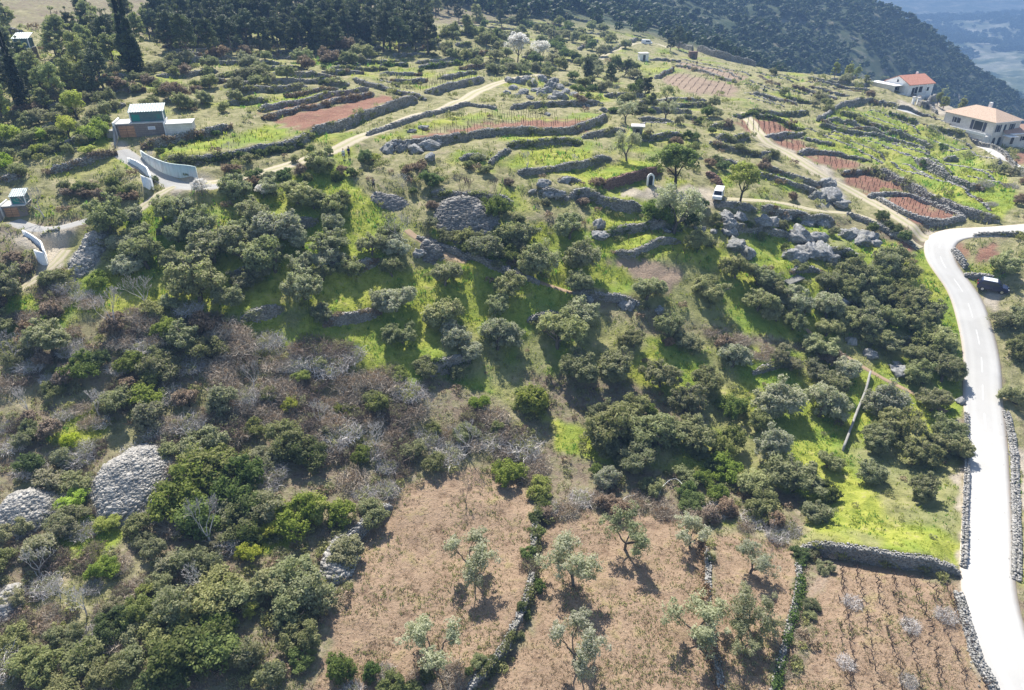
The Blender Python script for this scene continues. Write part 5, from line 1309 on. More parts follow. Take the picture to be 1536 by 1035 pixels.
px_, py_, g = scatter((-20, 20, 1556, 1045), 6400, r); gt = ground_type(g[:, 0], g[:, 1])
dist = np.hypot(g[:, 0], g[:, 1])
rdd, _, _, _ = nearest_on(RL[:, :2][::3], g[:, 0], g[:, 1]); ok = (rdd > 3.4) & (g[:, 1] < 420)
for kind_, w_, g_ in TR:
    d_, _, _, _ = nearest_on(g_[::3, :2], g[:, 0], g[:, 1]); ok &= d_ > w_/2+.6
cl = fbm(g[:, 0]/5, g[:, 1]/5, 91, 2); wgt = gt['l']*1.0+gt['s']*.55+gt['g']*.12+gt['k']*.15
m = ok & (r.random(len(g)) < wgt*np.clip((cl-.3)*2.6, .1, 1)) 
rs = G(np.array([ITEMS[i][1] for i in REST]) if REST else np.array([0.]), np.array([ITEMS[i][2] for i in REST]) if REST else np.array([0.]))
gp = g[m]; ds = dist[m]; kk = r.integers(0, 4, len(gp))
for j, (nm, mt) in enumerate((('scrub', 'greyg'), ('undergrowth', 'brownherb'), ('scrub', 'olive_dark'), ('undergrowth', 'drygreen'))):
    q = gp[kk == j]; merged(small, q, r.uniform(.45, 1.25, len(q))*np.clip(ds[kk == j]/110, .7, 1.6), r, nm, M[mt])
def tufts(name, mat, key, n, size, r, hmax=.3, clump=2.0, thr=.3, per=5, box=(-10, 40, 1546, 1045), extra=None):
    px_, py_, g = scatter(box, n, r); gt = ground_type(g[:, 0], g[:, 1]); c = vnoise(g[:, 0]/clump, g[:, 1]/clump, 55)
    rdd, _, _, _ = nearest_on(RL[:, :2][::3], g[:, 0], g[:, 1])
    wt = sum(gt[k] for k in key)
    m = (wt > r.random(len(g))*.9+.05) & (c > thr) & (rdd > 2.7) & (g[:, 1] < 420)
    for kind_, w_, g_ in TR:
        d_, _, _, _ = nearest_on(g_[::3, :2], g[:, 0], g[:, 1]); m &= d_ > w_/2
    g = g[m]; d = np.hypot(g[:, 0], g[:, 1]); c = c[m]
    C = np.repeat(g, per, 0); D = np.repeat(d, per); s = size*np.clip(D/75, .8, 3)
    C = C+r.normal(0, 1, (len(C), 3))*(s*.7)[:, None]; hh = s*r.uniform(.5, 1.3, len(C))*(.6+np.repeat(c, per))
    C[:, 2] = H(C[:, 0], C[:, 1])
    a = r.uniform(0, 6.283, len(C)); w_ = s*.28
    dx = np.stack([np.cos(a)*w_, np.sin(a)*w_, 0*a], 1); ln = r.normal(0, .35, (len(C), 3))*hh[:, None]; ln[:, 2] = hh
    Q = np.stack([C-dx, C+dx, C+dx*.4+ln, C-dx*.4+ln], 1)
    t = np.clip(np.repeat(c, per)*.9+r.normal(0, .2, len(C)), 0, 1)
    tag(link(name, leafmesh(name, Q, t, M[mat])), kind='stuff')
tufts('grass', 'grass', 'g', 34000, .17, np.random.default_rng(1), thr=.2)
tufts('clover', 'clover', 'g', 16000, .20, np.random.default_rng(2), clump=4, thr=.5)
tufts('dry_grass', 'straw', 'd', 14000, .11, np.random.default_rng(3), thr=.1, box=(400, 690, 1546, 1045))
tufts('dead_herbs', 'brownherb', 'd', 7000, .12, np.random.default_rng(4), clump=1.3, thr=.5, box=(400, 690, 1546, 1045))
tufts('green_herbs', 'drygreen', 'dsl', 32000, .18, np.random.default_rng(5), clump=3, thr=.48)
tufts('leaf_litter', 'brownherb', 'l', 20000, .18, np.random.default_rng(6), thr=.3)
# far wood on the spur across the valley
r = np.random.default_rng(77); n = 15000
X = r.uniform(-160, 620, n); Y = r.uniform(330, 1050, n); Z = H(X, Y); qx, qy, qd = proj(X, Y, Z)
c = fbm(X/70, Y/70, 33, 3)
m = (qx > -80) & (qx < 1640) & (qy > -80) & (qy < 420) & ((c > .40) | (r.random(n) < .2)) & (Y > 345+20*vnoise(X/20, Y/20, 3))
X, Y, Z = X[m], Y[m], Z[m]
rc = ell_centres(r, 9, 2.2, 1.9, 2.6, -.2, .2); tree = cloud(r, rc, r.uniform(1.0, 1.6, len(rc)), 8, 1.25, 1.1, .3)
print('far trees', len(X))
merged(tree, np.stack([X, Y, Z-.5], 1), r.uniform(.75, 1.7, len(X)), r, 'far_wood', M['wood_far'])
n = 16000; X = r.uniform(300, 2000, n); Y = 1050*np.exp(r.uniform(0, 1.1, n)); c = fbm(X/160, Y/260, 71, 4); m = (c > .52) & (proj(X, Y, H(X, Y))[0] < 1640) & (proj(X, Y, H(X, Y))[1] > -70)
X, Y = X[m], Y[m]; merged(tree, np.stack([X, Y, H(X, Y)-1], 1), r.uniform(2.0, 4.2, len(X)), r, 'valley_wood', M['wood_far'])
# ------------------------------------------------------------------ solid-shape helpers
class MB:
    def __init__(s): s.V = []; s.F = []; s.n = 0
    def add(s, V, F):
        s.V += [tuple(v) for v in V]; s.F += [tuple(i+s.n for i in f) for f in F]; s.n += len(V); return s
    def box(s, x0, x1, y0, y1, z0, z1):
        return s.add([(x0, y0, z0), (x1, y0, z0), (x1, y1, z0), (x0, y1, z0), (x0, y0, z1), (x1, y0, z1), (x1, y1, z1), (x0, y1, z1)], BOXF.tolist())
    def prism(s, poly, y0, y1):      # polygon in x,z extruded along y
        n = len(poly); V = [(x, y0, z) for x, z in poly]+[(x, y1, z) for x, z in poly]
        F = [tuple(range(n)), tuple(range(2*n-1, n-1, -1))]+[(i, i+n, (i+1) % n+n, (i+1) % n) for i in range(n)]
        return s.add(V, F)
    def cyl(s, c, r, h, axis='z', n=14):
        V = []
        for k in (-.5, .5):
            for i in range(n):
                a = i*2*math.pi/n; u, v = r*math.cos(a), r*math.sin(a)
                V.append({'z': (c[0]+u, c[1]+v, c[2]+k*h), 'y': (c[0]+u, c[1]+k*h, c[2]+v), 'x': (c[0]+k*h, c[1]+u, c[2]+v)}[axis])
        return s.add(V, [tuple(range(n)), tuple(range(2*n-1, n-1, -1))]+[(i, i+n, (i+1) % n+n, (i+1) % n) for i in range(n)])
    def build(s, name, mat, parent=None, bevel=0.0, smooth=False):
        import bmesh
        me = bpy.data.meshes.new(name); me.from_pydata(s.V, [], s.F)
        bm = bmesh.new(); bm.from_mesh(me); bmesh.ops.recalc_face_normals(bm, faces=bm.faces)
        if bevel: bmesh.ops.bevel(bm, geom=bm.edges[:], offset=bevel, segments=2, profile=.5, affect='EDGES')
        if smooth:
            for f in bm.faces: f.smooth = True
        bm.to_mesh(me); bm.free()
        me.materials.append(mat if not isinstance(mat, str) else M[mat]); return link(name, me, parent)
def g1(px, py): return G(px, py)[0]
def frame_at(a, b):
    """origin at pixel a, x axis towards pixel b; returns loc, rz, width"""
    A, B = g1(*a), g1(*b); d = B-A
    return A, math.atan2(d[1], d[0]), float(np.hypot(d[0], d[1]))
# ------------------------------------------------------------------ the three small garage sheds on the left
def shed(px, py, s, label, rz, full=True):
    """s scale; local x along the front, y into the slope, origin left front corner"""
    o = g1(px, py); r = empty('garage_shed', (o[0], o[1], o[2]-.1), rz); r.scale = (s, s, s); tag(r, label, 'garage', 'flat topped garage sheds built into the slope')
    w0 = 9.2 if full else 5.2
    MB().box(0, w0, 0, 4.6, -1.2, 2.65).build('wall', 'grey_block', r)
    d = MB().box(.35, 3.3, -.06, .02, 0.0, 2.3).build('garage_door', 'orange_block', r)
    b = MB()
    for z in (.55, 1.1, 1.7): b.box(.4, 3.25, -.085, -.063, z, z+.05)
    b.box(1.75, 1.81, -.086, -.064, .02, 2.26).build('door_rail', 'darkwood', d)
    MB().box(-.12, w0+.05, -.15, 4.7, 2.655, 2.86).build('roof_terrace', 'slab', r)
    MB().box(-.45, -.16, -.9, 4.6, -.8, 3.25).build('parapet', 'white', r)
    MB().add([(-.5, -.92, -.5), (-.15, -.92, -.5), (-.15, -3.6, -1.6), (-.5, -3.6, -1.6), (-.5, -.92, 2.6), (-.15, -.92, 2.6), (-.15, -3.6, -.7), (-.5, -3.6, -.7)], BOXF.tolist()).build('wing_wall', 'greycon', r)
    MB().box(-2.1, -.52, -.3, 1.6, -1.0, 1.6).build('side_block', 'greycon', r)
    x0 = 2.9 if full else 2.2
    up = MB().box(x0, w0-.1, 1.0, 4.2, 2.865, 4.75).build('upper_wall', 'teal', r)
    MB().box(x0+.25, x0+1.7, .955, .997, 3.0, 4.3).build('boarded_panel', plain('green_boards', (.03, .24, .19), .6), r)
    MB().box(x0-.22, x0-.03, .9, 1.1, 2.865, 4.9).build('post', 'white', r); MB().box(w0-.08, w0+.1, .9, 1.1, 2.865, 4.9).build('post', 'white', r)
    ob = MB().prism([(.75, 4.8), (4.6, 5.75), (4.6, 5.83), (.75, 4.88)], x0-.35, w0+.25).build('roof', 'corr', r)
    # the prism helper runs along y: swap axes so that the sheet slopes up towards the back
    for v in ob.data.vertices: v.co = (v.co.y, v.co.x, v.co.z)
    ob.data.flip_normals()
    if full:
        wn = MB().box(5.9, 7.3, -.05, .01, 1.35, 2.0).build('window', 'white', r)
        MB().box(6.0, 7.2, -.075, -.052, 1.43, 1.92).build('pane', plain('pale_pane', (.55, .57, .66), .3, .5), wn)
        MB().box(9.3, 14.6, -.6, 3.6, -1.6, 2.2).build('annex_wall', 'stone_b' if False else 'house_stone', r)
        MB().box(9.2, 14.8, -.75, 3.8, 2.205, 2.45).build('annex_roof', 'slab', r)
        MB().box(9.16, 9.29, -.9, 3.9, -1.2, 2.75).build('annex_end_wall', 'white', r)
    return r
shed(179, 206, .77, 'orange doored garage with a striped corrugated roof hut on top and a white slab annex', R(15))
shed(12, 92, .88, 'topmost small garage under the pines with a corrugated roof and white parapet', R(12), False)
shed(8, 325, .55, 'lowest small garage at the left edge with orange door among bare branches', R(14), False)
# ------------------------------------------------------------------ white concrete walls by the drive
def concrete_wall(px_line, h, th, name, label, mat='whitecon', sink=.8, smooth=True, topflat=True):
    l = P(px_line); g = resample(G(l[:, 0], l[:, 1]), .7, smooth); org = g[len(g)//2].copy()
    t = np.gradient(g[:, :2], axis=0); t /= np.linalg.norm(t, axis=1)[:, None]; n = np.stack([-t[:, 1], t[:, 0]], 1)*th/2
    hh = np.broadcast_to(h, (len(g),)) if np.isscalar(h) else np.interp(np.linspace(0, 1, len(g)), np.linspace(0, 1, len(h)), h)
    base = smooth1(np.minimum(H(g[:, 0]+n[:, 0]*2, g[:, 1]+n[:, 1]*2), H(g[:, 0]-n[:, 0]*2, g[:, 1]-n[:, 1]*2)), 6)
    V = []; 
    for s_, z in ((-1, -sink), (-1, 0), (1, 0), (1, -sink)):
        V.append(np.stack([g[:, 0]+s_*n[:, 0], g[:, 1]+s_*n[:, 1], base+(hh if z == 0 else z)], 1))
    m = len(g); V = np.vstack(V)-org; F = []
    for i in range(m-1):
        for k in range(3): F.append((k*m+i, k*m+i+1, (k+1)*m+i+1, (k+1)*m+i))
    F = F+[(0, m, 2*m, 3*m), (m-1, 4*m-1, 3*m-1, 2*m-1)]
    o = link(name, mesh_np(name, V, np.array(F), M[mat])); o.location = org; tag(o, label, 'wall', None, 'thing'); return o
concrete_wall("213,235 227,249 246,260 268,266 297,268", [1.0, 1.6, 1.9, 2.0, 1.9], .22, 'retaining_wall', 'curved white and teal stained concrete retaining wall beside the drive')
concrete_wall("193,243 209,252 224,266 231,284", [.7, 1.1, 1.6, 1.9], .2, 'parapet_wall', 'low angular white concrete wall around the grassy mound by the drive', 'white', smooth=False)
concrete_wall("231,285 222,284 215,279", 1.8, .2, 'end_wall', 'short white concrete end of the angular wall at the grassy mound', 'white', smooth=False)
concrete_wall("36,352 52,364 68,380 72,396", [.7, 1.1, 1.6, 1.8], .2, 'parapet_wall', 'low angular white concrete wall at the left edge below the lowest garage', 'white', smooth=False)
concrete_wall("72,397 63,396 57,391", 1.7, .2, 'end_wall', 'short white concrete end of the angular wall at the left edge', 'white', smooth=False)
concrete_wall("1304,563 1297,590 1284,622 1272,655 1264,676", .8, .26, 'boundary_wall', 'thin straight pale concrete wall running down the green meadow between olives', 'greycon')
# ------------------------------------------------------------------ stone heaps
def heap(px, py, rx_px, ry_m, hgt, n, ss, mat, label, seed, tall=1.0):
    g = g1(px, py); d = proj(*g)[2]; rx = rx_px*d/FPX; r = np.random.default_rng(seed)
    root = empty('stone_heap', g); tag(root, label, 'stone heap', 'heaps of cleared field stones')
    k = 40; a, b = np.meshgrid(np.linspace(-1, 1, k), np.linspace(-1, 1, k), indexing='ij')
    x = a*rx; y = b*ry_m; q = np.sqrt(a*a+b*b)*(1+.38*(fbm(a*1.5+seed, b*1.5+3, seed)-.5))
    prof = np.clip(1-q**2.4, 0, 1)**.75
    hb = lambda X, Y: H(X+g[0], Y+g[1])-g[2]
    z = hb(x, y)-.25+prof*hgt*(.75+.45*fbm(a*2, b*2, seed+1))
    i = np.arange(k*k).reshape(k, k); F = np.stack([i[:-1, :-1], i[1:, :-1], i[1:, 1:], i[:-1, 1:]], -1).reshape(-1, 4)
    keepF = (q.ravel()[F] < 1.05).any(1)
    link('mound', mesh_np('mound', np.stack([x, y, z], -1).reshape(-1, 3), F[keepF], M[mat], True, {'tone': ('FACE', 'FLOAT', r.random(int(keepF.sum())))}), root)
    u = r.uniform(-1, 1, n*2); v = r.uniform(-1, 1, n*2); qq = np.hypot(u, v); m = qq < r.uniform(.9, 1.08, n*2); u, v = u[m], v[m]
    fi = np.clip((u+1)/2*(k-1), 0, k-1.001); fj = np.clip((v+1)/2*(k-1), 0, k-1.001); i0 = fi.astype(int); j0 = fj.astype(int); fa_ = fi-i0; fb_ = fj-j0
    zz = (z[i0, j0]*(1-fa_)+z[i0+1, j0]*fa_)*(1-fb_)+(z[i0, j0+1]*(1-fa_)+z[i0+1, j0+1]*fa_)*fb_
    C = np.stack([u*rx, v*ry_m, zz+r.uniform(-.02, .06, len(u))], 1)
    V, F, t = stones(C, ss*np.clip(np.exp(r.normal(-.1, .42, (len(C), 1))), .4, 2.6)*np.array([1, .8, .6]), r.uniform(0, 6, len(C)), r, .3)
    link('loose_stones', mesh_np('loose_stones', V, F, M[mat], False, {'tone': ('FACE', 'FLOAT', t)}), root)
heap(203, 728, 54, 5.0, 2.2, 7000, .16, 'stone_heap', 'broad pale grey stone heap left of the glossy green bush', 1)
heap(35, 770, 42, 3.2, 1.5, 5000, .16, 'stone_heap', 'pale grey stone heap at the left edge of the hillside', 2)
heap(700, 330, 50, 5.2, 2.0, 4200, .26, 'stone_heap_dk', 'big weathered grey stone heap above the brown footpath', 3)
heap(583, 303, 27, 1.7, .8, 1200, .26, 'stone_heap_dk', 'small dark stone heap just below the person filming', 4)
heap(648, 375, 18, 2.0, 1.2, 500, .26, 'stone_heap_dk', 'small stone heap at the bend of the brown footpath', 5)
heap(135, 378, 20, 5.0, .9, 1500, .24, 'stone_heap', 'pale spill of stone rubble beside the left concrete track', 6)
heap(1214, 250, 1, .3, .3, 20, .2, 'stone_heap', 'tiny stone pile at the edge of the third right red vineyard', 7) if False else None
heap(510, 842, 26, 2.6, 1.1, 900, .2, 'stone_heap', 'collapsed heap of pale stones at the corner of the left straw plot', 8)
heap(10, 910, 22, 2.2, .9, 700, .2, 'stone_heap', 'low rubble heap at the left edge near the bottom', 9)
# ------------------------------------------------------------------ houses on the ridge
def window(root, x, y, z, w_, h, face, sh=True, name='window', arch=False):
    """face: 'f' front plane y, 'l' left plane x"""
    def bx(m, a0, a1, d0, d1, z0, z1):
        return m.box(a0, a1, y+d0, y+d1, z0, z1) if face == 'f' else m.box(x+d0, x+d1, a0, a1, z0, z1)
    c = x if face == 'f' else y
    if face == 'l': c = y
    f = bx(MB(), c-w_/2-.09, c+w_/2+.09, -.05, .0, z-.09, z+h+.09).build('window' if name == 'window' else 'door', 'white', root)
    bx(MB(), c-w_/2, c+w_/2, -.075, -.052, z, z+h).build('pane', 'glass_shade', f)
    if arch:
        n = 8; q = [(c-w_/2+w_/2*(1-math.cos(k*math.pi/n)), z+h+math.sin(k*math.pi/n)*w_/2) for k in range(n+1)]
        m = MB()
        if face == 'f': m.prism(q, y-.075, y-.052)
        else: m.prism(q, x-.075, x-.052); m.V = [(v[1], v[0], v[2]) for v in m.V]
        m.build('arched_top', 'glass_shade', f)
    if sh:
        for s_ in (-1, 1): bx(MB(), c+s_*(w_/2+.34)-.22, c+s_*(w_/2+.34)+.22, -.09, -.053, z-.05, z+h+.05).build('shutter', 'shutter', f)
    return f
# red roofed house: local x along the long eave (camera-right side), gable on the local left
o = g1(1360, 144); h1 = empty('house', (o[0], o[1], o[2]+.1), R(22)); tag(h1, 'small white house with a red tiled gable roof and porch on the ridge', 'house')
W1, D1, E1, A1 = 11.0, 9.5, 3.3, 5.4
gw = MB().prism([(0, -2.5), (0, E1), (D1/2, A1), (D1, E1), (D1, -2.5)], 0, 6.3*1.0).build('wall', 'white', h1)
for v in gw.data.vertices: v.co = (v.co.y, v.co.x, v.co.z)
gw.data.flip_normals()
MB().box(6.31, W1, 0, D1*.98, -2.5, E1-.02).build('side_wall', 'white', h1)
def slope_roof(root, x0, x1, D, E, A, ov, mat, name='roof'):
    k = (A-E)/(D/2)
    for s_ in (0, 1):
        y0, z0 = (-ov, E-ov*k) if s_ == 0 else (D+ov, E-ov*k)
        V = [(x0, y0, z0+.05), (x1, y0, z0+.05), (x1, D/2, A+.05), (x0, D/2, A+.05)]; V += [(a, b, c+.16) for a, b, c in V]
        MB().add(V, BOXF.tolist()).build(name, mat, root)
slope_roof(h1, -.25, W1+.3, D1, E1, A1, .45, 'rooftile')
window(h1, 2.2, 0, .2, 1.1, 2.1, 'f', False, 'door')
p = MB().box(3.0, 6.2, -.05, .02, .5, 2.5).build('porch_shade', 'glass_shade', h1)  # flat dark sheet on the wall, painted shade of the open porch
b = MB(); b.box(2.9, 6.6, -1.5, -1.38, .95, 1.05).box(2.9, 6.6, -1.5, -1.38, -1.6, .1)
for i in range(8): b.box(3.0+i*.5, 3.12+i*.5, -1.49, -1.39, .1, .95)
b.build('balustrade', 'white', h1)
for x in (2.95, 6.5): MB().box(x-.12, x+.12, -1.32, -1.08, -1.5, E1-.1).build('porch_post', 'white', h1)
window(h1, 8.7, 0, 1.0, 1.0, 1.1, 'f', False)
window(h1, 0, 4.6, 1.1, 1.0, 1.0, 'l', True); window(h1, 0, 4.75, 3.5, .7, .8, 'l', False)
MB().box(-3.6, -.05, 2.2, D1+3, 2.75, 2.92).build('terrace_roof', 'white', h1)
MB().box(-3.5, -3.35, 2.4, D1+2.8, -1.5, 2.745).build('screen_wall', 'house_stone', h1)
MB().box(-4.4, 2.2, .9, 1.15, -2.0, .6).build('terrace_parapet', 'white', h1)
MB().box(-3.33, -.02, 10.6, 11.4, -.2, 2.2).build('terrace_door', 'darkwood', h1)
MB().box(8.6, 9.1, 5.3, 5.9, A1-.6, A1+.7).build('chimney', 'white', h1)
# beige villa: local x along the camera-right facade, y back along the long left facade
o = g1(1482, 219); h2 = empty('villa', (o[0], o[1], o[2]), R(20)); tag(h2, 'large pale stone villa with a beige hip roof, shuttered windows and arched doors', 'house')
W2, D2, E2, A2 = 9.6, 15.5, 6.2, 8.6
MB().box(0, W2, 0, D2, -2.5, E2).build('wall', 'house_stone', h2)
ov = .5
V = [(-ov, -ov, E2+.01), (W2+ov, -ov, E2+.01), (W2+ov, D2+ov, E2+.01), (-ov, D2+ov, E2+.01), (W2/2, W2/2, A2), (W2/2, D2-W2/2, A2)]
MB().add(V, [(3, 2, 1, 0), (0, 1, 4), (1, 2, 5, 4), (2, 3, 5), (3, 0, 4, 5)]).build('roof', 'roofbeige', h2)
MB().box(-ov-.02, W2+ov+.02, -ov-.02, -ov+.1, E2-.18, E2+.0).build('gutter', 'white', h2)
MB().box(6.2, 6.9, 7.5, 8.2, A2-.6, A2+1.0).build('chimney', 'white', h2)
for yy in (11.8, 10.6): window(h2, 0, yy, 4.0, .75, 1.3, 'l', yy > 11)
f = window(h2, 0, 4.6, 3.3, 2.6, 2.3, 'l', False)
for yy in (2.7, 6.5): MB().box(-.09, -.053, yy-.42, yy+.42, 3.25, 5.65).build('shutter', 'shutter', f)
for x in (1.6, 4.0, 6.6): window(h2, x, 0, 3.6, .85, 1.8, 'f', x != 4.0)
for x in (1.3, 3.4): window(h2, x, 0, .0, 1.1, 1.6, 'f', False, 'door', True)
MB().box(-2.2, -.03, .2, D2, -2.5, 2.6).build('terrace_base', 'house_stone', h2)
MB().box(-2.3, -2.1, .1, D2+.1, 2.61, 3.3).build('terrace_parapet', 'white', h2)
MB().box(4.9, W2+1.6, -2.3, -.05, 3.0, 3.2).build('balcony_slab', 'white', h2)
MB().box(W2+.05, W2+2.6, -1.0, .3, -2, 2.95).build('stair_block', 'white', h2)
m = MB()
for i in range(8): m.box(W2+2.65, W2+4.2, -1.0, .3-.0, -2+i*.001, 2.6-.35*i) if False else m.box(5.0+.45*i, 5.4+.45*i, -1.2, -.1, -1.5, .4+.3*i)
m.build('stairs', 'slab', h2)
o = g1(1502, 219); an = empty('outbuilding', (o[0], o[1], o[2]), R(12)); tag(an, 'low outbuilding with tan tiled roof right of the beige roofed villa', 'outbuilding')
MB().box(0, 14, 0, 6, -2.5, 3.4).build('wall', 'house_stone', an); slope_roof(an, -.3, 14.3, 6, 3.4, 4.7, .4, 'rooftan')
window(an, 2.8, 0, .3, 1.0, 2.0, 'f', False, 'door'); window(an, 6.4, 0, 1.2, 1.0, 1.1, 'f', True)
MB().box(-.8, 2.0, -2.4, -.05, 2.8, 2.95).build('canopy', 'white', an)
o = g1(966, 91); ht = empty('hut', (o[0], o[1], o[2]), R(5)); tag(ht, 'small white flat roofed hut above the lime green field', 'hut')
MB().box(-1.6, 1.6, 0, 3, -1, 2.3).build('wall', 'white', ht); MB().box(-1.8, 1.8, -.2, 3.2, 2.305, 2.5).build('roof', 'slab', ht); window(ht, 0, 0, 0, .9, 1.9, 'f', False, 'door')
o = g1(956, 203); ht = empty('stone_hut', (o[0], o[1], o[2]), R(-8)); tag(ht, 'little square stone hut with a flat slab roof by the bare trees', 'hut')
MB().box(-.9, .9, 0, 1.8, -.6, 1.5).build('wall', 'stone_g', ht, .03); MB().box(-1.25, 1.3, -.3, 2.1, 1.505, 1.7).build('roof_slab', 'slab', ht, .02); MB().box(-.35, .35, -.03, .02, 0, 1.15).build('doorway', 'glass_shade', ht)  # the doorway is a dark sheet painting the shade inside
o = g1(1040, 88); ht = empty('stone_hut', (o[0], o[1], o[2]), R(5)); tag(ht, 'dark ruined stone hut at the foot of the long ridge wall', 'hut')
MB().box(-1.6, 1.6, 0, 2.2, -.6, 2.6).build('wall', 'stone_b', ht, .05); MB().box(-.5, .5, -.03, .02, 0, 1.8).build('doorway', 'glass_shade', ht)  # doorway shade painted as a dark sheet on the solid wall
# gate pillars by the drive, arch niche, small slabs
for (x, y), lb in (((1369, 156), 'left white gate pillar at the top of the white drive'), ((1376, 157), 'right white gate pillar at the top of the white drive')):
    o = g1(x, y); q = empty('gate_pillar', o, 0); tag(q, lb, 'pillar', 'gate pillars at the white drive'); MB().box(-.35, .35, -.35, .35, -.5, 2.0).build('shaft', 'white', q); MB().box(-.45, .45, -.45, .45, 2.005, 2.2).build('cap', 'slab', q)
o = g1(975, 277); q = empty('arched_niche', (o[0], o[1]-.1, o[2]), R(5)); tag(q, 'pale stone arched doorway set into the reddish wall behind the yard', 'niche')
n = 10; out = [(.62*math.cos(math.pi*k/n), 1.2+.75*math.sin(math.pi*k/n)) for k in range(n+1)]; inn = [(.36*math.cos(math.pi*k/n), 1.2+.45*math.sin(math.pi*k/n)) for k in range(n, -1, -1)]
arch = [(.62, -.2)]+out+[(-.62, -.2), (-.36, -.2)]+inn+[(.36, -.2)]
m = MB(); nA = len(out)
for k in range(n): m.prism([out[k], out[k+1], inn[n-k-1], inn[n-k]], -.15, .15)
m.box(.36, .62, -.15, .15, -.2, 1.2).box(-.62, -.36, -.15, .15, -.2, 1.2); m.build('arch', 'white', q)
MB().prism([(.35, -.2)]+[(a*.98, b) for a, b in inn[::-1]]+[(-.35, -.2)], -.02, .12).build('niche_shade', 'glass_shade', q)  # dark sheet stands for the shade within the arch
o = g1(1190, 421); q = MB().box(-1.6, 1.6, -.75, .75, -.05, .18).build('stone_slab', 'stone_w', None, .04); q.location = (o[0], o[1], o[2]+.1); q.rotation_euler = (0.05, -.1, R(28)); tag(q, 'flat white slab lying in the grass by the rocks', 'slab')
l = P("988,748 992,738 1003,728 1013,726 1021,732 1025,741 1020,748"); gg = resample(G(l[:, 0], l[:, 1]), .25); gg[:, 2] = H(gg[:, 0], gg[:, 1])+.5+.25*np.sin(np.linspace(0, math.pi, len(gg)))
V, F, T = tube_rings([(gg-gg[0], np.full(len(gg), .024))], 6); q = link('hose', mesh_np('hose', V, F, M['hose'], True)); q.location = gg[0]; tag(q, 'white curved hose loop over the brambles', 'hose')
l = P("928,764 932,757 940,750 950,748 957,744"); gg = resample(G(l[:, 0], l[:, 1]), .25); gg[:, 2] = H(gg[:, 0], gg[:, 1])+.5
V, F, T = tube_rings([(gg-gg[0], np.full(len(gg), .024))], 6); q = link('hose', mesh_np('hose', V, F, M['hose'], True)); q.location = gg[0]; tag(q, 'short white hose end lying left of the hose loop', 'hose')
# ------------------------------------------------------------------ cars
def car(px, py, rz, paint, label, kind='suv', cat='car'):
    o = g1(px, py); r = empty('parked_car' if kind != 'van' else 'parked_van', (o[0], o[1], o[2]+.02), rz); tag(r, label, cat)
    if kind == 'van': Lc, Wc = 4.7, 1.85; prof = [(-2.35, .35), (-2.35, 1.75), (-2.2, 1.95), (.9, 1.97), (1.35, 1.85), (1.85, 1.1), (2.3, .95), (2.37, .7), (2.35, .35)]; gl = [(-.4, 1.15), (-.4, 1.75), (.95, 1.78), (1.6, 1.15)]
    else: Lc, Wc = 4.1, 1.72; prof = [(-2.05, .38), (-2.1, .8), (-1.98, 1.1), (-1.7, 1.62), (-1.45, 1.7), (.3, 1.72), (.6, 1.64), (1.15, 1.08), (1.85, .95), (2.05, .75), (2.05, .38)]; gl = [(-1.62, 1.12), (-1.5, 1.56), (.4, 1.6), (.95, 1.12)]
    m = MB(); n = len(prof)
    st = [(-1, .86), (-.93, 1), (.93, 1), (1, .86)]     # lofted across the width, sides tuck in above the sill
    V = []
    for s_, k in st:
        for x, z in prof:
            tuck = .10*max(0, (z-1.0)) ; V.append((x*(.97 if k < 1 else 1), s_*Wc/2*(1-tuck), .38+(z-.38)*(.97 if k < 1 else 1)))
    F = [tuple(range(n-1, -1, -1)), tuple(range(3*n, 4*n))]
    for a in range(3): F += [(a*n+i, a*n+(i+1) % n, (a+1)*n+(i+1) % n, (a+1)*n+i) for i in range(n)]
    m.add(V, F).build('body', paint, r, 0, False)
    for s_ in (-1, 1):
        m = MB().prism(gl, 0, .012); q = m.build('side_window', 'glass_shade', r)
        for v in q.data.vertices:
            z = v.co.z; v.co.y = s_*(Wc/2*(1-.10*max(0, z-1.0))+.004+v.co.y)
        w1 = MB().cyl((Lc*.31, s_*(Wc/2-.09), .33), .33, .2, 'y').build('wheel', 'tyre', r); MB().cyl((Lc*.31, s_*(Wc/2+.015), .33), .2, .03, 'y').build('rim', 'rim', w1)
        w1 = MB().cyl((-Lc*.31, s_*(Wc/2-.09), .33), .33, .2, 'y').build('wheel', 'tyre', r); MB().cyl((-Lc*.31, s_*(Wc/2+.015), .33), .2, .03, 'y').build('rim', 'rim', w1)
        MB().box(Lc*.455, Lc*.503, s_*.62-.17, s_*.62+.17, .66, .82).build('headlight', 'lamp', r)
        MB().box(-Lc*.515, -Lc*.48, s_*.68-.1, s_*.68+.1, .8, 1.1).build('tail_light', 'tail', r)
        MB().box(Lc*.2, Lc*.24, s_*(Wc/2+.02)-.1, s_*(Wc/2+.02)+.1, 1.05, 1.2).build('mirror', paint, r)
    i0, i1 = (4, 5) if kind == 'van' else (6, 7); a, b = prof[i0], prof[i1]; k = .62 if kind != 'van' else .8
    MB().add([(a[0]+.06, -.66, a[1]-.03), (a[0]+.06, .66, a[1]-.03), (b[0]-.02, .74, b[1]+.06), (b[0]-.02, -.74, b[1]+.06), (a[0]+.075, -.66, a[1]-.015), (a[0]+.075, .66, a[1]-.015), (b[0], .74, b[1]+.08), (b[0], -.74, b[1]+.08)], BOXF.tolist()).build('windscreen', 'glass_shade', r)
    if kind != 'van': MB().add([(-2.0, -.62, 1.12), (-2.0, .62, 1.12), (-1.74, .58, 1.58), (-1.74, -.58, 1.58), (-2.02, -.62, 1.13), (-2.02, .62, 1.13), (-1.76, .58, 1.6), (-1.76, -.58, 1.6)], BOXF.tolist()).build('rear_window', 'glass_shade', r)
    return r
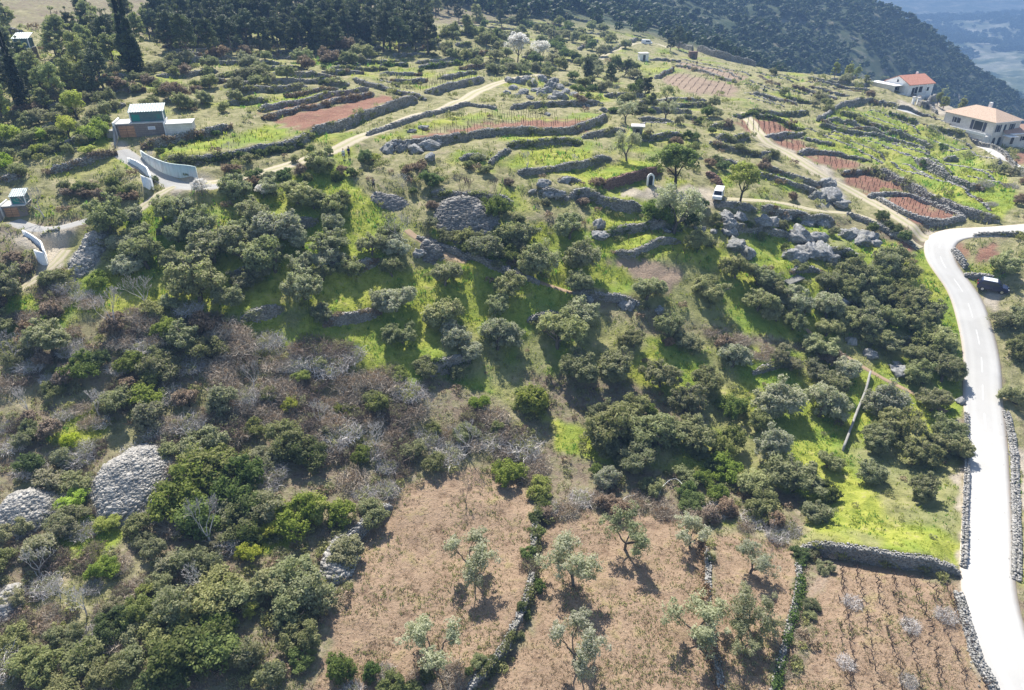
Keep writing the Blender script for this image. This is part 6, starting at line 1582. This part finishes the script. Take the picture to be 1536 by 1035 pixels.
c1 = car(1487, 436, R(-32), 'carblue', 'dark blue hatchback parked on the gravel verge beside the pale road')
MB().box(-1.5, .35, -.72, .72, 1.722, 1.74).build('roof_sunlight', plain('sunlit_roof', (.62, .66, .72), .25, .6, .03), c1, .006)  # pale sheet paints sunlight onto the dark blue roof
c2 = car(1077, 297, R(-112), 'carwhite', 'white van parked in the dirt yard under the fresh green tree', 'van', 'van'); c2.scale = (.82, .82, .82)
car(970, 67, R(-14), 'carwhite', 'distant white van on the ridge track by the stone wall', 'van', 'van')
# ------------------------------------------------------------------ people
SKIN = plain('skin', (.46, .28, .20), .6); HAIR = plain('dark_hair', (.03, .022, .018), .7)
def skinned(name, verts, edges, rad, mat, parent, root=0, sub=1):
    me = bpy.data.meshes.new(name); me.from_pydata(verts, edges, [])
    o = link(name, me, parent); sk = o.modifiers.new('skin', 'SKIN'); 
    for i, v in enumerate(me.skin_vertices[0].data): v.radius = rad[i] if isinstance(rad[i], tuple) else (rad[i], rad[i]); v.use_root = (i == root)
    sk.use_smooth_shade = True; sb = o.modifiers.new('sub', 'SUBSURF'); sb.levels = sub; sb.render_levels = sub
    me.materials.append(mat); return o
def person(px, py, rz, label, top, legs, pose='stand', height=1.76, skirt=False):
    g = g1(px, py); r = empty('person', (g[0], g[1], g[2]), rz); k = height/1.76; r.scale = (k, k, k); tag(r, label, 'person', None)
    v = [(0, 0, .96)]; e = []; rad = [(.15, .11)]
    def add(p, par, q): v.append(p); e.append((par, len(v)-1)); rad.append(q); return len(v)-1
    sp1 = add((0, .01, 1.15), 0, (.135, .10)); ch = add((0, .01, 1.35), sp1, (.17, .12)); nk0 = add((0, 0, 1.47), ch, (.09, .08)); nk = add((0, -.01, 1.54), nk0, .055)
    hd = add((0, -.02, 1.62), nk, (.07, .085)); hd2 = add((0, -.01, 1.70), hd, (.078, .095)); add((0, 0, 1.755), hd2, (.05, .06)); add((0, -.105, 1.635), hd, .014)
    legsv = []
    for s in (-1, 1):
        hp = add((s*.09, 0, .90), 0, .09); kn = add((s*.11, -.02, .50), hp, .058); an_ = add((s*.13, .02, .10), kn, .04); hl = add((s*.13, .03, .045), an_, .042); add((s*.15, -.15, .035), hl, .035); legsv.append((hp, kn, an_))
    arms = []
    for s in (-1, 1):
        sh = add((s*.17, .01, 1.42), ch, .055)
        if pose == 'film': el_, wr = (s*.30, -.16, 1.40), (s*.12, -.36, 1.58)
        elif pose == 'cross' : el_, wr = (s*.24, -.02, 1.16), (s*.04, -.22, 1.16)
        else: el_, wr = (s*.24, .02, 1.15), (s*.25, -.06, .90)
        a = add(el_, sh, .043); b = add(wr, a, .028); d = np.array(wr)-np.array(el_); d /= np.linalg.norm(d); pm = add(tuple(np.array(wr)+d*.06), b, (.038, .018)); arms.append((sh, a, b))
        sd_ = np.cross(d, (0, 0, 1.)); sd_ = sd_/(np.linalg.norm(sd_)+1e-6) if np.linalg.norm(sd_) > .3 else np.array([0, 1., 0])
        for f in range(4):
            q = np.array(v[pm])+sd_*(f-1.5)*.019+d*.035; a1 = add(tuple(q), pm, .009); q2 = q+d*(.032+.008*(f in (1, 2)))+np.array([0, -.01, -.008]); a2 = add(tuple(q2), a1, .008); add(tuple(q2+d*.02+np.array([0, -.012, -.012])), a2, .007)
        q = np.array(v[b])+sd_*-.035+d*.03; a1 = add(tuple(q), b, .011); add(tuple(q+d*.03-sd_*.012), a1, .009)
    skinned('body', v, e, rad, SKIN, r)
    def sub(ids, ex, grow, nm, mat):
        ids = list(ids); mp = {a: i for i, a in enumerate(ids)}; vv = [v[i] for i in ids]; ee = [(mp[a], mp[b]) for a, b in e if a in mp and b in mp]
        rr = [tuple(x*ex+grow for x in (rad[i] if isinstance(rad[i], tuple) else (rad[i], rad[i]))) for i in ids]; skinned(nm, vv, ee, rr, mat, r)
    sub([0, sp1, ch, nk0]+[i for a in arms for i in a], 1.04, .018, 'jacket', top)
    sub([0]+[i for a in legsv for i in a], 1.04, .014, 'trousers', legs)
    if skirt: MB().add([(.20*math.cos(a)*w_, .15*math.sin(a)*w_, z) for z, w_ in ((1.0, .95), (.62, 1.15)) for a in [i*math.pi/6 for i in range(12)]], [(i, (i+1) % 12, 12+(i+1) % 12, 12+i) for i in range(12)]).build('coat_hem', top, r, smooth=True)
    skinned('hair', [(0, .02, 1.70), (0, .01, 1.755), (0, .075, 1.68)], [(0, 1), (0, 2)], [(.085, .09), (.06, .07), (.05, .05)], HAIR, r)
    for s in (-1, 1): MB().cyl((s*.031, -.112, 1.668), .010, .012, 'y', 8).build('eye', HAIR, r)
    MB().box(-.026, .026, -.108, -.098, 1.592, 1.600).build('mouth', plain('lips', (.35, .14, .12), .5), r)
    return r
WH = plain('white_cloth', (.72, .72, .72), .8); NV = plain('navy_cloth', (.02, .03, .13), .8); BK = plain('black_cloth', (.02, .02, .022), .85); GY2 = plain('grey_cloth', (.16, .15, .16), .85)
person(516, 239, R(10), 'person in a long white coat with hands at sides below the dirt track', WH, BK, 'stand', 1.68, True)
person(524, 237, R(-12), 'person in a navy jacket and dark trousers with folded arms beside the white-coated one', NV, BK, 'cross', 1.8)
pf = person(561, 284, R(5), 'person in grey top and black trousers holding a phone up to film', GY2, BK, 'film', 1.8)
q = MB().box(-.04, .04, -.45, -.44, 1.56, 1.72).build('phone', BK, None); q.location = pf.location; q.rotation_euler = pf.rotation_euler; tag(q, 'dark phone held up by the person in the grey top', 'phone')
person(1045, 99, R(30), 'distant person in dark clothes standing on the narrow upper vineyard strips', plain('brown_cloth', (.05, .03, .025), .85), BK, 'stand', 1.85)
# ------------------------------------------------------------------ vines
VM = []
for i in range(5):
    r_ = np.random.default_rng(820+i); pp = []
    p, rd, d = limb((0, 0, -.1), (r_.normal(0, .3), r_.normal(0, .3), 1), .6, .05, .035, r_, .5); pp.append((p, rd))
    for k in range(4):
        a = r_.uniform(0, 6.28); p2, rd2, _ = limb(p[-1], (math.cos(a), math.sin(a), .5), r_.uniform(.3, .6), .03, .012, r_, .5, 4, .1); pp.append((p2, rd2))
    VM.append(woodmesh('vine_stock', pp, M['vine'], 4))
nv = 0
def vine(x, y, label, s=1.0):
    global nv
    o = link('grapevine', random.choice(VM)); o.location = (x, y, float(H(x, y))); o.rotation_euler = (0, 0, random.uniform(0, 6.28)); o.scale = (s, s, s*random.uniform(.8, 1.15))
    tag(o, label, 'grapevine', 'vines in the vineyards'); nv += 1
rowpx = [("1262,870", "1268,1040", 9), ("1258,849", "1284,1040", 15), ("1283,852", "1316,1040", 15), ("1310,862", "1353,1040", 15), ("1336,862", "1385,1040", 15), ("1366,868", "1415,1035", 14), ("1392,872", "1448,1030", 14), ("1420,880", "1478,1035", 13)]
ordn = ['leftmost', 'second', 'third', 'fourth', 'fifth', 'sixth', 'seventh', 'rightmost']
for i, (a, b, n) in enumerate(rowpx):
    a, b = g1(*[float(v) for v in a.split(',')]), g1(*[float(v) for v in b.split(',')])
    n = int(n*1.25)
    for k in range(n):
        t = (k+.5)/n; x = a[0]+(b[0]-a[0])*t+random.gauss(0, .06); y = a[1]+(b[1]-a[1])*t+random.gauss(0, .1)
        pos = 'top' if k < 3 else ('lower' if k > n-4 else 'middle')
        vine(x, y, f"leafless gnarled vine at the {'upper end' if pos == 'top' else ('lower end' if pos == 'lower' else 'middle')} of the {ordn[i]} row in the straw vineyard", 1.0)
FV = [("875,319 965,329 956,338 909,347 893,336", 1.6, 34, 'small bare vine in the upper green plot below the thick grey wall'), ("925,355 990,343 1013,352 977,364 945,376", 1.7, 30, 'small bare vine in the middle green plot between the curved walls'), ("960,388 995,375 1060,383 1050,403 1021,406", 1.8, 24, 'small bare vine in the lowest green plot below the curved low wall'),
      ("765,230 885,222 882,238 812,248 780,250", 1.9, 30, 'small bare vine on the bright green terrace below the dark wall')]
for poly, sp_, mx, lb in FV:
    pl = P(poly); g = G(pl[:, 0], pl[:, 1])[:, :2]; x0, y0 = g.min(0); x1, y1 = g.max(0); c = []
    for X in np.arange(x0, x1, sp_):
        for Y in np.arange(y0, y1, sp_):
            if inpoly(g, np.array([X]), np.array([Y]))[0]: c.append((X, Y))
    random.shuffle(c)
    for X, Y in c[:mx]: vine(X+random.gauss(0, .15), Y+random.gauss(0, .15), lb, 1.1)
print('vines', nv)
# staked rows in the farther vineyards: too many to count, one object
VP = ["622,204 693,192 760,184 800,182 870,180 888,188 870,195 800,196 740,190 690,204", "640,194 690,184 745,168 800,166 850,172 800,180 740,184", "573,129 630,138 643,133 719,118 714,111 628,116 589,121", "1099,183 1136,180 1160,182 1196,199 1150,205", "1160,212 1190,211 1230,223 1190,228", "1212,236 1248,233 1292,250 1253,257",
      "1263,272 1282,265 1316,264 1357,284 1308,293", "1322,301 1350,293 1366,294 1433,328 1394,339 1371,333", "990,118 1018,110 1104,128 1102,143 1047,141 1010,128", "1022,93 1123,116 1104,121 1018,100", "765,205 868,207 866,213 770,216", "258,238 300,210 380,195 420,198 380,215 300,230", "415,183 458,193 540,170 600,146 573,142 510,157", "909,388 932,386 1018,411 1000,432 969,418"]
Cp, Sp, Ap = [], [], []
for j, poly in enumerate(VP):
    pl = P(poly); g = G(pl[:, 0], pl[:, 1])[:, :2]; ax = np.array([1, .35]) if j > 2 and j < 8 else np.array([.35, 1]); ax = ax/np.hypot(*ax); ay = np.array([-ax[1], ax[0]])
    if j in (12, 13): continue
    uv = g@np.stack([ax, ay], 1); (u0, v0), (u1, v1) = uv.min(0), uv.max(0); hp = 1.25 if j in (0, 1, 2, 3, 4, 5, 6, 7) else .55
    for u in np.arange(u0, u1, 1.5):
        for v in np.arange(v0, v1, 2.0):
            q = u*ax+v*ay+rng.normal(0, .08, 2)
            if inpoly(g, np.array([q[0]]), np.array([q[1]]))[0]:
                hh = hp*rng.uniform(.7, 1.1); Cp.append((q[0], q[1], float(H(q[0], q[1]))+hh/2-.05)); Sp.append((.07, .07, hh)); Ap.append(0)
Cp = np.array(Cp); V, F, t = stones(Cp, np.array(Sp), np.array(Ap), rng, .1)
tag(link('vineyard_stakes', mesh_np('vineyard_stakes', V, F, M['vine'], False, {'tone': ('FACE', 'FLOAT', t)})), kind='stuff'); print('stakes', len(Cp))
# white-twigged dead brush in the straw vineyard and plots
for (x, y, s) in ((1278, 900, .9), (1365, 935, .9), (1418, 920, 1.0), (1362, 1018, .8), (1268, 990, .8)):
    g = g1(x, y+6); o = empty('dead_brush', g, random.uniform(0, 6)); o.scale = (s*.55,)*3
    for pn, me in KIND['thicket_grey'][0][1][:1]: link('twigs', me, o)
    tag(o, {1278: 'pale dry twig bundle near the upper left of the straw vineyard', 1365: 'pale dry twig bundle in the middle of the straw vineyard', 1418: 'pale dry twig bundle near the upper right of the straw vineyard', 1362: 'pale dry twig bundle at the bottom edge of the straw vineyard', 1268: 'pale dry twig bundle at the lower left of the straw vineyard'}[x], 'brushwood', 'dry twig bundles')
# ------------------------------------------------------------------ air
hz = NT('haze_air'); pv = hz.n('ShaderNodeVolumePrincipled')
pv.inputs['Color'].default_value = (.24, .40, .68, 1); pv.inputs['Density'].default_value = 0.0005; pv.inputs['Anisotropy'].default_value = 0.0
hz.t.links.new(pv.outputs[0], hz.out.inputs['Volume'])
zlo = float(GZ.min())-1.0; zhi = max(float(GZ[:, :].max())+14, CAMZ+5)
x1, y1, y0 = float(GX.max())+5, float(GY.max())+5, -20.0
V = np.array([[-x1, y0, zlo], [x1, y0, zlo], [x1, y1, zlo], [-x1, y1, zlo], [-x1, y0, zhi], [x1, y0, zhi], [x1, y1, zhi], [-x1, y1, zhi]])
tag(link('haze', mesh_np('haze', V, np.array([[3, 2, 1, 0], [4, 5, 6, 7], [0, 1, 5, 4], [1, 2, 6, 5], [2, 3, 7, 6], [3, 0, 4, 7]]), hz.m)), kind='stuff')
